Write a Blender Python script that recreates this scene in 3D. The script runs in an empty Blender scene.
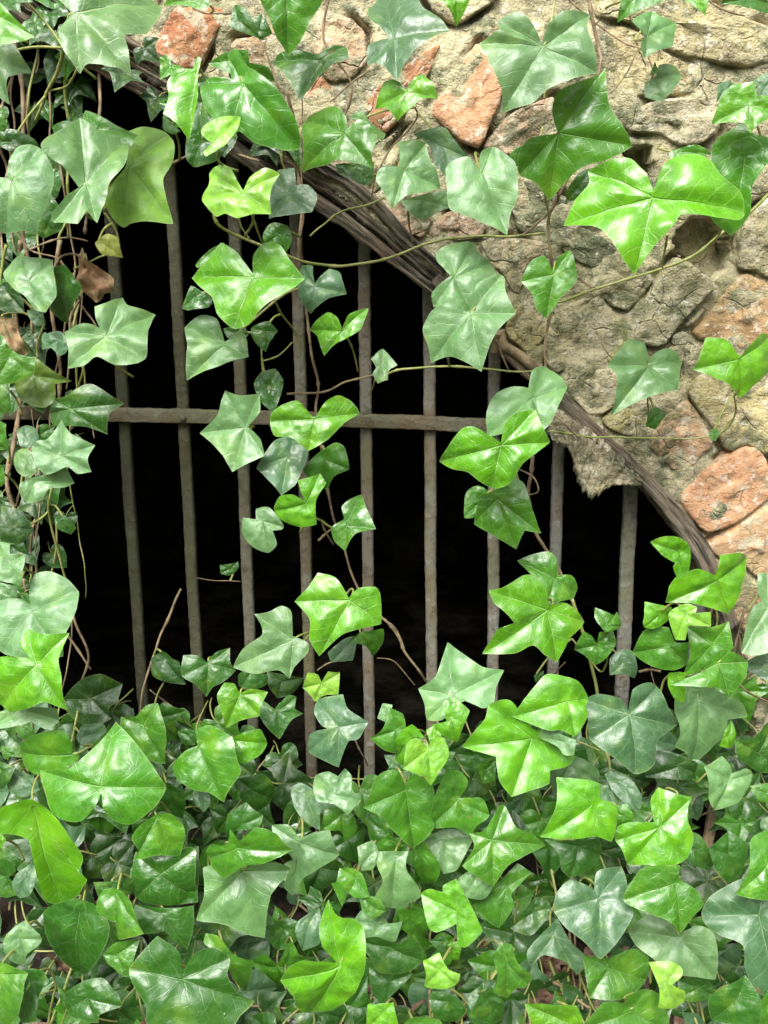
import bpy, bmesh, math, random
from mathutils import Vector, Matrix, noise
R = math.radians
random.seed(7)

# ------------------------------------------------------------------ camera
scene = bpy.context.scene
W, H, FPX = 768, 1024, 1050.0
PITCH = R(16.5)
CAMY = -1.27
CAMZ = 0.826
cam_d = bpy.data.cameras.new("camera")
cam = bpy.data.objects.new("camera", cam_d)
scene.collection.objects.link(cam)
cam.location = (0, CAMY, CAMZ)
cam.rotation_euler = (R(90) - PITCH, 0, 0)
cam_d.sensor_fit = 'VERTICAL'
cam_d.sensor_height = 36
cam_d.lens = FPX / H * 36
cam_d.clip_start = 0.02
cam_d.clip_end = 500
cam_d.dof.use_dof = True
cam_d.dof.focus_distance = 1.17
cam_d.dof.aperture_fstop = 16.0
scene.camera = cam
scene.render.resolution_x = W
scene.render.resolution_y = H

# ------------------------------------------------------------------ light
SUN_EL, SUN_AZ = R(50), R(200)     # azimuth measured from +Y clockwise: behind the camera, a little left
world = bpy.data.worlds.new("World")
scene.world = world
world.use_nodes = True
wn = world.node_tree
bg = wn.nodes['Background']
sky = wn.nodes.new('ShaderNodeTexSky')
sky.sky_type = 'NISHITA'
sky.sun_disc = False
sky.sun_elevation = SUN_EL
sky.sun_rotation = SUN_AZ
sky.air_density = 1.0
sky.dust_density = 6.0
sky.ozone_density = 0.5
hs = wn.nodes.new('ShaderNodeHueSaturation')
hs.inputs['Saturation'].default_value = 0.12
wn.links.new(sky.outputs[0], hs.inputs['Color'])
# added darker green low sky, in place of trees, to shape reflections and shade
wtc = wn.nodes.new('ShaderNodeTexCoord'); wsp = wn.nodes.new('ShaderNodeSeparateXYZ')
wn.links.new(wtc.outputs['Generated'], wsp.inputs[0])
wmr = wn.nodes.new('ShaderNodeMapRange'); wmr.interpolation_type = 'SMOOTHSTEP'
wn.links.new(wsp.outputs[2], wmr.inputs[0])
wmr.inputs[1].default_value = 0.10; wmr.inputs[2].default_value = 0.55
wmx = wn.nodes.new('ShaderNodeMix'); wmx.data_type = 'RGBA'
wn.links.new(wmr.outputs[0], wmx.inputs[0])
wmx.inputs[6].default_value = (0.13, 0.18, 0.07, 1)
wn.links.new(hs.outputs[0], wmx.inputs[7])
wn.links.new(wmx.outputs[2], bg.inputs['Color'])
bg.inputs['Strength'].default_value = 0.125
sl = bpy.data.lights.new("sun", 'SUN')
sl.energy = 1.5
sl.angle = R(30)
sl.color = (1.0, 0.975, 0.90)
so = bpy.data.objects.new("sun", sl)
scene.collection.objects.link(so)
sd = Vector((math.sin(SUN_AZ) * math.cos(SUN_EL), math.cos(SUN_AZ) * math.cos(SUN_EL), math.sin(SUN_EL)))
so.rotation_euler = sd.to_track_quat('Z', 'Y').to_euler()
scene.view_settings.view_transform = 'Standard'
scene.view_settings.look = 'None'
scene.view_settings.exposure = 1.30
scene.view_settings.gamma = 1.0
scene.render.engine = 'CYCLES'

# ------------------------------------------------------------------ helpers
CAM = Vector((0, CAMY, CAMZ))
FW = Vector((0, math.cos(PITCH), -math.sin(PITCH)))
UP = Vector((0, math.sin(PITCH), math.cos(PITCH)))

def ray(px, py):
    return (Vector((1, 0, 0)) * (px - W / 2) + FW * FPX - UP * (py - H / 2)).normalized()

def P(px, py, d=0.0):
    """point d metres in front of the grate plane (y = -d), along the sight line of a pixel"""
    r = ray(px, py)
    return CAM + r * ((-d - CAMY) / r.y)

def link(o, parent=None):
    scene.collection.objects.link(o)
    if parent:
        o.parent = parent
    return o

def tag(o, label=None, cat=None, group=None, kind=None):
    if label: o['label'] = label
    if cat: o['category'] = cat
    if group: o['group'] = group
    if kind: o['kind'] = kind
    return o

def mesh_obj(name, verts, faces, mat, parent=None, smooth=True, loc=None):
    me = bpy.data.meshes.new(name)
    if loc is not None:
        verts = [(v[0] - loc[0], v[1] - loc[1], v[2] - loc[2]) for v in verts]
    me.from_pydata([tuple(v) for v in verts], [], faces)
    me.materials.append(mat)
    if smooth:
        me.polygons.foreach_set('use_smooth', [True] * len(me.polygons))
    me.update()
    o = bpy.data.objects.new(name, me)
    if loc is not None and parent is None:
        o.location = loc
    link(o, parent)
    return o

def empty(name, loc):
    o = bpy.data.objects.new(name, None)
    o.empty_display_size = 0.05
    o.location = loc
    return link(o)

def in_poly(x, y, poly):
    c = False
    j = len(poly) - 1
    for i in range(len(poly)):
        xi, yi = poly[i]; xj, yj = poly[j]
        if (yi > y) != (yj > y) and x < (xj - xi) * (y - yi) / (yj - yi) + xi:
            c = not c
        j = i
    return c

def fbm(v, s, octv=4, seed=0.0):
    return noise.fractal(Vector((v[0] * s + seed, v[1] * s + seed * .7, v[2] * s - seed)), 1.0, 2.0, octv)

# ------------------------------------------------------------------ node material helpers
class NT:
    def __init__(self, name):
        self.m = bpy.data.materials.new(name)
        self.m.use_nodes = True
        self.t = self.m.node_tree
        self.b = self.t.nodes['Principled BSDF']
        self.out = self.t.nodes['Material Output']
    def n(self, typ, **kw):
        nd = self.t.nodes.new(typ)
        for k, v in kw.items():
            setattr(nd, k, v)
        return nd
    def set(self, sock, v):
        if isinstance(v, bpy.types.NodeSocket):
            self.t.links.new(v, sock)
        else:
            sock.default_value = v
    def math(self, op, a, b=0.0, c=0.0, clamp=False):
        nd = self.n('ShaderNodeMath', operation=op, use_clamp=clamp)
        self.set(nd.inputs[0], a); self.set(nd.inputs[1], b); self.set(nd.inputs[2], c)
        return nd.outputs[0]
    def noise(self, vec, scale, detail=4.0, rough=0.55, dist=0.0):
        nd = self.n('ShaderNodeTexNoise')
        if vec is not None: self.set(nd.inputs['Vector'], vec)
        nd.inputs['Scale'].default_value = scale
        nd.inputs['Detail'].default_value = detail
        nd.inputs['Roughness'].default_value = rough
        nd.inputs['Distortion'].default_value = dist
        return nd.outputs['Fac']
    def vor(self, vec, scale, feature='F1'):
        nd = self.n('ShaderNodeTexVoronoi', feature=feature)
        if vec is not None: self.set(nd.inputs['Vector'], vec)
        nd.inputs['Scale'].default_value = scale
        return nd.outputs['Distance']
    def step(self, v, a, b, o0=0.0, o1=1.0):
        nd = self.n('ShaderNodeMapRange', interpolation_type='SMOOTHSTEP')
        self.set(nd.inputs[0], v); self.set(nd.inputs[1], a); self.set(nd.inputs[2], b)
        self.set(nd.inputs[3], o0); self.set(nd.inputs[4], o1)
        return nd.outputs[0]
    def mix(self, fac, a, b, blend='MIX'):
        nd = self.n('ShaderNodeMix', data_type='RGBA', blend_type=blend)
        nd.clamp_factor = True
        self.set(nd.inputs[0], fac)
        for s, v in ((nd.inputs[6], a), (nd.inputs[7], b)):
            if isinstance(v, tuple): v = (*v[:3], 1.0)
            self.set(s, v)
        return nd.outputs[2]
    def scale(self, col, f):
        nd = self.n('ShaderNodeVectorMath', operation='SCALE')
        self.set(nd.inputs[0], col); self.set(nd.inputs['Scale'], f)
        return nd.outputs[0]
    def bump(self, h, dist, strength=1.0):
        nd = self.n('ShaderNodeBump')
        nd.inputs['Distance'].default_value = dist
        nd.inputs['Strength'].default_value = strength
        self.set(nd.inputs['Height'], h)
        return nd.outputs[0]

def leaf_material():
    k = NT("ivy_leaf")
    oi = k.n('ShaderNodeObjectInfo')
    def uv(name):
        return k.n('ShaderNodeUVMap', uv_map=name).outputs[0]
    sv = k.n('ShaderNodeSeparateXYZ'); k.set(sv.inputs[0], uv('vein'))
    sr = k.n('ShaderNodeSeparateXYZ'); k.set(sr.inputs[0], uv('rim'))
    add = k.n('ShaderNodeVectorMath', operation='ADD')
    cmb = k.n('ShaderNodeCombineXYZ')
    k.set(cmb.inputs[0], k.math('MULTIPLY', oi.outputs['Random'], 57.0))
    k.set(cmb.inputs[1], k.math('MULTIPLY', oi.outputs['Random'], 131.0))
    k.set(add.inputs[0], uv('flat')); k.set(add.inputs[1], cmb.outputs[0])
    fl = add.outputs[0]
    d, s = sv.outputs[0], sv.outputs[1]
    n1 = k.noise(fl, 3.0, 3)
    n2 = k.noise(fl, 9.0, 3)
    dn = k.math('MULTIPLY_ADD', k.noise(fl, 6.0, 2), 0.02, k.math('SUBTRACT', d, 0.01))
    w = k.math('MULTIPLY_ADD', s, -0.009, 0.0125)
    m1 = k.math('SUBTRACT', 1.0, k.step(dn, k.math('MULTIPLY', w, 0.35), k.math('MULTIPLY', w, 1.35)))
    t = k.math('MULTIPLY_ADD', k.math('SUBTRACT', s, k.math('MULTIPLY', d, 0.85)), 4.6, k.math('MULTIPLY_ADD', n1, 0.9, oi.outputs['Random']))
    fr = k.math('ABSOLUTE', k.math('SUBTRACT', k.math('FRACT', t), 0.5))
    m2 = k.math('MULTIPLY', k.math('SUBTRACT', 1.0, k.step(fr, 0.012, 0.06)), k.step(d, 0.16, 0.42, 0.50, 0.10))
    vr = k.vor(fl, 8.5, 'DISTANCE_TO_EDGE')
    m3 = k.math('MULTIPLY', k.math('SUBTRACT', 1.0, k.step(vr, 0.004, 0.055)), 0.33)
    veins = k.math('MAXIMUM', k.math('MAXIMUM', k.math('MULTIPLY', m1, 0.9), m2), m3)
    base = oi.outputs['Color']
    dark = k.mix(0.45, base, (0.02, 0.09, 0.015))
    c = k.mix(k.step(n1, 0.32, 0.66), dark, base)
    yel = k.math('MULTIPLY', k.step(k.noise(fl, 1.3, 3), 0.54, 0.68), 0.5)
    c = k.mix(yel, c, k.mix(0.5, k.scale(base, 1.5), (0.20, 0.30, 0.02)))
    # cells between veins a bit darker / lighter
    c = k.mix(k.math('MULTIPLY', k.step(n2, 0.4, 0.75), 0.35), c, k.scale(base, 1.35))
    vc = k.mix(0.5, k.scale(base, 1.5), (0.40, 0.52, 0.24))
    c = k.mix(k.math('MULTIPLY', veins, k.step(oi.outputs['Random'], 0.0, 1.0, 0.30, 0.66)), c, vc)
    # thin pale margin
    rim = k.step(sr.outputs[0], 0.972, 0.995)
    c = k.mix(k.math('MULTIPLY', rim, 0.22), c, (0.40, 0.48, 0.24))
    # brown blotches on some leaves and fine pale specks of grit
    bl = k.math('SUBTRACT', 1.0, k.step(k.math('ADD', k.vor(fl, 1.35), k.math('MULTIPLY', n2, 0.12)), 0.085, 0.13))
    bl = k.math('MULTIPLY', bl, k.step(k.math('FRACT', k.math('MULTIPLY', oi.outputs['Random'], 7.3)), 0.42, 0.47))
    c = k.mix(k.math('MULTIPLY', bl, 0.85), c, (0.22, 0.12, 0.05))
    sp = k.math('SUBTRACT', 1.0, k.step(k.vor(fl, 7.0), 0.045, 0.075))
    sp = k.math('MULTIPLY', sp, k.step(k.noise(fl, 2.2, 2), 0.56, 0.62))
    c = k.mix(k.math('MULTIPLY', sp, 0.7), c, (0.6, 0.6, 0.48))
    geo = k.n('ShaderNodeNewGeometry')
    c2 = k.mix(geo.outputs['Backfacing'], c, k.mix(0.5, c, (0.22, 0.34, 0.12)))
    b = k.b
    k.set(b.inputs['Base Color'], c2)
    rough = k.math('MULTIPLY_ADD', k.noise(fl, 5.0, 3), 0.16, k.math('SUBTRACT', oi.outputs['Alpha'], 0.04))
    k.set(b.inputs['Roughness'], rough)
    b.inputs['Specular IOR Level'].default_value = 0.80
    hgt = k.math('MULTIPLY_ADD', m1, -0.9, k.math('MULTIPLY_ADD', m2, -0.3, k.math('MULTIPLY', m3, -0.3)))
    hgt = k.math('ADD', hgt, k.math('MULTIPLY', k.noise(fl, 2.4, 2), 2.0))
    nb = k.bump(hgt, 0.0011, 0.8)
    k.set(b.inputs['Normal'], nb)
    tr = k.n('ShaderNodeBsdfTranslucent')
    k.set(tr.inputs['Color'], k.mix(0.3, k.scale(c, 1.5), (0.25, 0.5, 0.03)))
    mx = k.n('ShaderNodeMixShader')
    mx.inputs[0].default_value = 0.19
    k.t.links.new(b.outputs[0], mx.inputs[1]); k.t.links.new(tr.outputs[0], mx.inputs[2])
    # small chewed holes in the middle of the brown blotches
    hole = k.math('SUBTRACT', 1.0, k.step(k.math('ADD', k.vor(fl, 1.35), k.math('MULTIPLY', n2, 0.10)), 0.068, 0.072))
    hole = k.math('MULTIPLY', hole, k.step(k.math('FRACT', k.math('MULTIPLY', oi.outputs['Random'], 7.3)), 0.42, 0.47))
    tp = k.n('ShaderNodeBsdfTransparent')
    m2_ = k.n('ShaderNodeMixShader')
    k.set(m2_.inputs[0], hole)
    k.t.links.new(mx.outputs[0], m2_.inputs[1]); k.t.links.new(tp.outputs[0], m2_.inputs[2])
    k.t.links.new(m2_.outputs[0], k.out.inputs[0])
    return k.m

def stem_material(name, c1, c2, rough=0.6):
    k = NT(name)
    tc = k.n('ShaderNodeTexCoord')
    n1 = k.noise(tc.outputs['Object'], 45, 4)
    n2 = k.noise(tc.outputs['Object'], 260, 3)
    c = k.mix(k.step(n1, 0.38, 0.62), c1, c2)
    c = k.mix(k.math('MULTIPLY', k.step(n2, 0.5, 0.7), 0.4), c, tuple(x * 0.4 for x in c1))
    k.set(k.b.inputs['Base Color'], c)
    k.b.inputs['Roughness'].default_value = rough
    k.set(k.b.inputs['Normal'], k.bump(n2, 0.0008, 0.7))
    return k.m

def stone_material(name, lichen, moss, pits, green=(0.10, 0.125, 0.065), pale=(0.62, 0.58, 0.47)):
    k = NT(name)
    oi = k.n('ShaderNodeObjectInfo')
    geo = k.n('ShaderNodeNewGeometry')
    p = geo.outputs['Position']
    base = oi.outputs['Color']
    a = k.noise(p, 22, 6, 0.62)
    b_ = k.noise(p, 90, 5, 0.6)
    f = k.noise(p, 420, 3, 0.6)
    c = k.mix(k.step(a, 0.34, 0.66), k.scale(base, 0.72), k.scale(base, 1.18))
    c = k.mix(k.math('MULTIPLY', k.step(b_, 0.46, 0.66), 0.5), c, k.scale(base, 0.60))
    li = k.math('MULTIPLY', k.step(k.noise(p, 75, 8, 0.72), 0.60 - 0.09 * lichen, 0.66 - 0.07 * lichen), 0.8)
    c = k.mix(li, c, pale)
    mo = k.math('MULTIPLY', k.step(k.noise(p, 17, 6, 0.65, 0.6), 0.56 - 0.1 * moss, 0.66 - 0.1 * moss), 0.75)
    mo = k.math('MULTIPLY', mo, k.step(b_, 0.36, 0.58))
    c = k.mix(mo, c, green)
    ol = k.math('MULTIPLY', k.step(k.noise(p, 9, 4, 0.6), 0.48, 0.66), 0.5)
    c = k.mix(ol, c, (0.30, 0.27, 0.12))
    mr = k.math('MULTIPLY', k.step(k.noise(p, 34, 7, 0.7, 0.8), 0.53, 0.61), 0.9 if pits < 1 else 0.5)
    c = k.mix(mr, c, (0.50, 0.44, 0.31))
    dk = k.math('MULTIPLY', k.step(k.noise(p, 48, 8, 0.75, 1.5), 0.58, 0.66), 0.7)
    c = k.mix(dk, c, (0.10, 0.095, 0.06))
    pt = k.math('SUBTRACT', 1.0, k.step(k.vor(p, 210), 0.10, 0.2))
    pt = k.math('MULTIPLY', pt, k.step(k.noise(p, 40, 2), 0.5, 0.6))
    c = k.mix(k.math('MULTIPLY', pt, 0.5 * pits), c, (0.07, 0.06, 0.04))
    k.set(k.b.inputs['Base Color'], c)
    k.b.inputs['Roughness'].default_value = 0.86
    k.b.inputs['Specular IOR Level'].default_value = 0.25
    h = k.math('ADD', k.math('MULTIPLY', a, 3.0), k.math('ADD', k.math('MULTIPLY', b_, 1.8), k.math('MULTIPLY', f, 0.6)))
    h = k.math('SUBTRACT', h, k.math('MULTIPLY', pt, 0.7))
    wp = k.n('ShaderNodeVectorMath', operation='ADD')
    wn_ = k.n('ShaderNodeTexNoise'); k.set(wn_.inputs['Vector'], p); wn_.inputs['Scale'].default_value = 45
    sc_ = k.n('ShaderNodeVectorMath', operation='SCALE'); k.set(sc_.inputs[0], wn_.outputs['Color']); sc_.inputs['Scale'].default_value = 0.012
    k.set(wp.inputs[0], p); k.set(wp.inputs[1], sc_.outputs[0])
    cr = k.math('SUBTRACT', 1.0, k.step(k.vor(wp.outputs[0], 26, 'DISTANCE_TO_EDGE'), 0.0, 0.035))
    cr = k.math('MULTIPLY', cr, k.step(k.noise(p, 20, 2), 0.5, 0.6))
    h = k.math('SUBTRACT', h, k.math('MULTIPLY', cr, 0.8))
    k.set(k.b.inputs['Normal'], k.bump(h, 0.0036 if pits >= 1 else 0.0022, 1.0))
    return k.m

def wood_material():
    k = NT("weathered_wood")
    u = k.n('ShaderNodeUVMap', uv_map='grain').outputs[0]
    mp = k.n('ShaderNodeMapping'); k.set(mp.inputs[0], u); mp.inputs['Scale'].default_value = (5, 48, 1)
    mq = k.n('ShaderNodeMapping'); k.set(mq.inputs[0], u); mq.inputs['Scale'].default_value = (16, 190, 1)
    a = k.noise(mp.outputs[0], 1, 5, 0.6, 0.3)
    b_ = k.noise(mq.outputs[0], 1, 4, 0.6)
    geo = k.n('ShaderNodeNewGeometry')
    w = k.noise(geo.outputs['Position'], 14, 4)
    c = k.mix(k.step(a, 0.36, 0.64), (0.022, 0.017, 0.012), (0.20, 0.165, 0.115))
    c = k.mix(k.math('MULTIPLY', k.step(b_, 0.52, 0.7), 0.6), c, (0.40, 0.36, 0.28))
    c = k.mix(k.math('MULTIPLY', k.step(w, 0.45, 0.65), 0.45), c, (0.20, 0.12, 0.075))
    k.set(k.b.inputs['Base Color'], c)
    k.b.inputs['Roughness'].default_value = 0.85
    h = k.math('ADD', k.math('MULTIPLY', a, 2.0), b_)
    k.set(k.b.inputs['Normal'], k.bump(h, 0.004, 1.0))
    return k.m

def iron_material():
    k = NT("rusted_iron")
    geo = k.n('ShaderNodeNewGeometry'); p = geo.outputs['Position']
    a = k.noise(p, 16, 6, 0.65)
    b_ = k.noise(p, 120, 5, 0.65)
    f = k.noise(p, 520, 3, 0.6)
    c = k.mix(k.step(a, 0.40, 0.62), (0.235, 0.22, 0.18), (0.22, 0.165, 0.11))
    c = k.mix(k.math('MULTIPLY', k.step(b_, 0.48, 0.66), 0.7), c, (0.075, 0.055, 0.04))
    c = k.mix(k.math('MULTIPLY', k.step(k.noise(p, 60, 6, 0.7), 0.56, 0.64), 0.7), c, (0.38, 0.36, 0.31))
    c = k.mix(k.math('MULTIPLY', k.step(k.noise(p, 7, 3), 0.5, 0.62), 0.45), c, (0.13, 0.14, 0.055))
    oi = k.n('ShaderNodeObjectInfo')
    rr_ = k.math('MULTIPLY', k.step(k.noise(p, 28, 7, 0.7, 0.5), 0.58, 0.66), 0.6)
    c = k.mix(rr_, c, (0.17, 0.105, 0.06))
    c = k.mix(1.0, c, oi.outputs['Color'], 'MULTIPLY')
    k.set(k.b.inputs['Base Color'], c)
    k.b.inputs['Roughness'].default_value = 0.72
    h = k.math('ADD', k.math('MULTIPLY', b_, 2.0), f)
    k.set(k.b.inputs['Normal'], k.bump(h, 0.0013, 0.9))
    return k.m

def soil_material():
    k = NT("soil")
    geo = k.n('ShaderNodeNewGeometry'); p = geo.outputs['Position']
    a = k.noise(p, 30, 6, 0.65); b_ = k.noise(p, 140, 4)
    c = k.mix(k.step(a, 0.36, 0.66), (0.010, 0.007, 0.005), (0.045, 0.03, 0.02))
    c = k.mix(k.math('MULTIPLY', k.step(b_, 0.5, 0.7), 0.5), c, (0.11, 0.075, 0.05))
    k.set(k.b.inputs['Base Color'], c)
    k.b.inputs['Roughness'].default_value = 0.9
    k.set(k.b.inputs['Normal'], k.bump(a, 0.01, 1.0))
    return k.m

def dark_stone_material():  # interior darkness put into a near-black stone colour
    k = NT("painted_shade_stone")
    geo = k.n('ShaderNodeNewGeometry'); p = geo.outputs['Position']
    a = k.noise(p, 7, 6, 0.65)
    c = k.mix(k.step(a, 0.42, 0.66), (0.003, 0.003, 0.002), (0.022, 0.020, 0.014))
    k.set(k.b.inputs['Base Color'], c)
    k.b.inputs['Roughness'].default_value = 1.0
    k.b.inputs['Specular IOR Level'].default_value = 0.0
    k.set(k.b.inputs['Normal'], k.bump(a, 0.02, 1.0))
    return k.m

def dead_leaf_material():
    k = NT("dead_leaf")
    oi = k.n('ShaderNodeObjectInfo')
    geo = k.n('ShaderNodeNewGeometry'); p = geo.outputs['Position']
    a = k.noise(p, 60, 5, 0.65); b_ = k.noise(p, 12, 2)
    c = k.mix(k.step(a, 0.34, 0.68), (0.06, 0.030, 0.018), (0.20, 0.115, 0.07))
    c = k.mix(k.math('MULTIPLY', k.step(b_, 0.45, 0.65), 0.5), c, (0.17, 0.10, 0.08))
    k.set(k.b.inputs['Base Color'], c)
    k.b.inputs['Roughness'].default_value = 0.6
    k.set(k.b.inputs['Normal'], k.bump(a, 0.003, 1.0))
    return k.m

M_LEAF = leaf_material()
M_GREENSTEM = stem_material("green_stem", (0.20, 0.24, 0.055), (0.34, 0.34, 0.12), 0.5)
M_WOODSTEM = stem_material("woody_stem", (0.13, 0.09, 0.05), (0.29, 0.215, 0.125), 0.75)
M_STONE = stone_material("rubble_stone", 0.75, 0.95, 1.0)
M_BRICK = stone_material("old_brick", 0.75, -0.3, 0.7, pale=(0.66, 0.56, 0.46))
M_MORTAR = stone_material("lime_mortar", 0.6, 1.0, 1.0)
M_WOOD = wood_material()
M_IRON = iron_material()
M_SOIL = soil_material()
M_DARK = dark_stone_material()
M_DEAD = dead_leaf_material()

# ------------------------------------------------------------------ tube
def tube_data(pts, radii, seg=7):
    verts, faces = [], []
    n = len(pts)
    prev = None
    for i in range(n):
        t = (pts[min(i + 1, n - 1)] - pts[max(i - 1, 0)])
        t = t.normalized() if t.length > 1e-9 else Vector((0, 0, 1))
        if prev is None:
            a = t.cross(Vector((0, 1, 0)))
            if a.length < 1e-3: a = t.cross(Vector((1, 0, 0)))
            a.normalize()
        else:
            a = (prev - t * prev.dot(t)).normalized()
        prev = a
        b = t.cross(a)
        for k in range(seg):
            an = 2 * math.pi * k / seg
            verts.append(pts[i] + (a * math.cos(an) + b * math.sin(an)) * radii[i])
    for i in range(n - 1):
        for k in range(seg):
            k2 = (k + 1) % seg
            faces.append((i * seg + k, i * seg + k2, (i + 1) * seg + k2, (i + 1) * seg + k))
    faces.append(tuple(range(seg))[::-1])
    faces.append(tuple((n - 1) * seg + k for k in range(seg)))
    return verts, faces

def crom(pts, sub=6):
    out = []
    n = len(pts)
    for i in range(n - 1):
        p0 = pts[max(i - 1, 0)]; p1 = pts[i]; p2 = pts[i + 1]; p3 = pts[min(i + 2, n - 1)]
        for s in range(sub):
            t = s / sub
            out.append(0.5 * ((2 * p1) + (p2 - p0) * t + (2 * p0 - 5 * p1 + 4 * p2 - p3) * t * t + (3 * p1 - p0 - 3 * p2 + p3) * t ** 3))
    out.append(pts[-1].copy())
    return out

def ground_depth(py):
    r_ = ray(W / 2, py)
    if r_.z > -0.05: return -9
    t = (CAMZ - (-0.02)) / -r_.z
    return -(CAMY + r_.y * t)

def stem_path(pxpts, rpx, sub=7, wob=0.0012, knots=True, taper=0.75):
    """pixel polyline with depth in metres -> world points and radii"""
    pts = crom([P(a, b, max(c, ground_depth(b) + 0.012)) for a, b, c in pxpts], sub)
    sd_ = random.uniform(0, 90)
    out, rad = [], []
    n = len(pts)
    for i, p in enumerate(pts):
        q = noise.noise_vector(Vector((p.x * 28 + sd_, p.y * 28, p.z * 28)))
        out.append(p + q * wob * 2)
        r = rpx * 0.00115 * (1 - (1 - taper) * i / n)
        if knots:
            r *= 1 + 0.28 * max(0, noise.noise(Vector((i * 0.55 + sd_, 0, 0))))+ (0.45 if i % 11 == 5 else 0)
        rad.append(r)
    return out, rad

# ------------------------------------------------------------------ ground and room behind the grate
GZ = -0.04
def ground():
    bm = bmesh.new()
    xs = [-60, -12, -3, -1.2] + [-0.8 + i * 0.02 for i in range(81)] + [1.2, 3, 12, 60]
    ys = [-60, -12, -4, -1.6] + [-1.0 + i * 0.02 for i in range(56)] + [0.4, 1.0, 3, 12, 60]
    vs = [[bm.verts.new((x, y, GZ + (0.018 * fbm((x, y, 0), 7) if abs(x) < .9 and -1.1 < y < .15 else 0))) for x in xs] for y in ys]
    for j in range(len(ys) - 1):
        for i in range(len(xs) - 1):
            bm.faces.new((vs[j][i], vs[j][i + 1], vs[j + 1][i + 1], vs[j + 1][i]))
    me = bpy.data.meshes.new("ground"); bm.to_mesh(me); bm.free()
    me.materials.append(M_SOIL)
    me.polygons.foreach_set('use_smooth', [True] * len(me.polygons))
    tag(link(bpy.data.objects.new("ground", me)), kind='structure')
ground()

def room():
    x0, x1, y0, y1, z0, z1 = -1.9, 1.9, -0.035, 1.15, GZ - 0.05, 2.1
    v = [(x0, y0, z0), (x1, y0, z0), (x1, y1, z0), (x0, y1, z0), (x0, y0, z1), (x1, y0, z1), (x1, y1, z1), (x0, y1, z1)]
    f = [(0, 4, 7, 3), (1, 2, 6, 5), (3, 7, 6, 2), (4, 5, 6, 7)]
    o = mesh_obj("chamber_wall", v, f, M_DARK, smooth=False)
    tag(o, "chamber walls with shade painted black, faintly seen through the iron grate", "wall")
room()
tag(mesh_obj("chamber_floor", [(-1.9, .03, GZ + .024), (1.9, .03, GZ + .024), (1.9, 1.15, GZ + .024), (-1.9, 1.15, GZ + .024)], [(0, 1, 2, 3)], M_DARK, smooth=False), kind='structure')  # dark sheet over the soil, chamber shade put into its colour

# ------------------------------------------------------------------ rubble wall round the arch
WY = 0.055          # wall face is this far in front of the grate
RIM = [(-70, -75), (40, 0), (110, 60), (165, 92), (240, 130), (311, 180), (366, 214), (413, 260), (442, 290), (500, 350),
       (562, 405), (612, 455), (656, 504), (690, 548), (722, 590), (742, 640), (752, 720), (756, 860), (756, 1000)]
OPEN = RIM + [(-78, 1000), (-78, 400)]
CAV = [([(672, 238), (686, 220), (708, 216), (726, 232), (735, 255), (731, 271), (715, 282), (698, 268), (676, 250)], 0.05),
       ([(620, 153), (632, 145), (650, 147), (652, 174), (645, 186), (632, 168)], 0.045),
       ([(470, 118), (486, 112), (486, 130), (474, 150), (468, 140)], 0.02)]

def opening_xz():
    return [((P(a, b, WY)).x, (P(a, b, WY)).z) for a, b in OPEN]
OP = opening_xz()
CAVXZ = [([(P(a, b, WY).x, P(a, b, WY).z) for a, b in c], dp) for c, dp in CAV]

STONES = []
def S(org, pts, col, h=0.012, brick=False, tilt=(0, 0), label=None):
    STONES.append(([(org[0] + a / 3, org[1] + b / 3) for a, b in pts], col, h, brick, tilt, label))
PINK = (0.42, 0.29, 0.22); TAN = (0.40, 0.34, 0.235); OLV = (0.30, 0.265, 0.15); GRY = (0.30, 0.28, 0.22)
GRN = (0.16, 0.165, 0.11); RED = (0.33, 0.17, 0.10); ORG = (0.46, 0.20, 0.10); CRM = (0.52, 0.46, 0.34)
a = (384, 0)
S(a, [(130, 340), (150, 305), (195, 262), (232, 180), (285, 125), (318, 160), (345, 200), (355, 290), (320, 370), (282, 450), (220, 420), (155, 358)], (0.44, 0.245, 0.155), .020, True, (0.1, -.1))
S(a, [(292, 440), (350, 365), (400, 330), (450, 310), (512, 290), (515, 390), (440, 425), (372, 468), (320, 470)], PINK, .012)
S(a, [(395, 565), (425, 540), (470, 560), (520, 580), (562, 600), (548, 680), (480, 705), (400, 695), (385, 630)], GRN, .006)
S(a, [(290, 30), (340, 0), (352, -30), (240, -60), (100, -30), (150, 40), (220, 80)], TAN, .010)
S(a, [(345, 60), (450, 60), (500, 110), (500, 160), (420, 200), (340, 120)], CRM, .008)
a = (384, 128)
S(a, [(125, 325), (150, 290), (185, 260), (232, 247), (300, 285), (292, 330), (200, 338)], PINK, .014)
S(a, [(8, 255), (60, 238), (152, 268), (125, 312), (70, 325), (30, 290)], PINK, .010)
S(a, [(292, 380), (350, 328), (470, 338), (482, 372), (440, 392), (425, 440), (395, 512), (350, 430), (300, 405)], TAN, .016)
S(a, [(362, 598), (395, 530), (440, 508), (478, 540), (505, 590), (470, 645), (430, 672), (380, 640)], (0.36, 0.31, 0.17), .022)
a = (512, 128)
S(a, [(92, 650), (100, 590), (132, 540), (212, 505), (262, 522), (296, 602), (250, 680), (208, 722), (112, 732)], (0.42, 0.37, 0.27), .016, tilt=(-.1, .15))
S(a, [(222, 450), (250, 400), (312, 380), (425, 440), (395, 500), (340, 552), (288, 530), (250, 490)], (0.24, 0.23, 0.15), .014)
S(a, [(345, 580), (362, 548), (402, 500), (480, 385), (532, 408), (602, 470), (560, 520), (510, 575), (440, 662), (368, 640)], (0.34, 0.32, 0.23), .018, tilt=(.1, .1))
S(a, [(120, 345), (182, 290), (262, 320), (325, 368), (295, 400), (240, 420), (190, 400)], GRN, .012)
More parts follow.
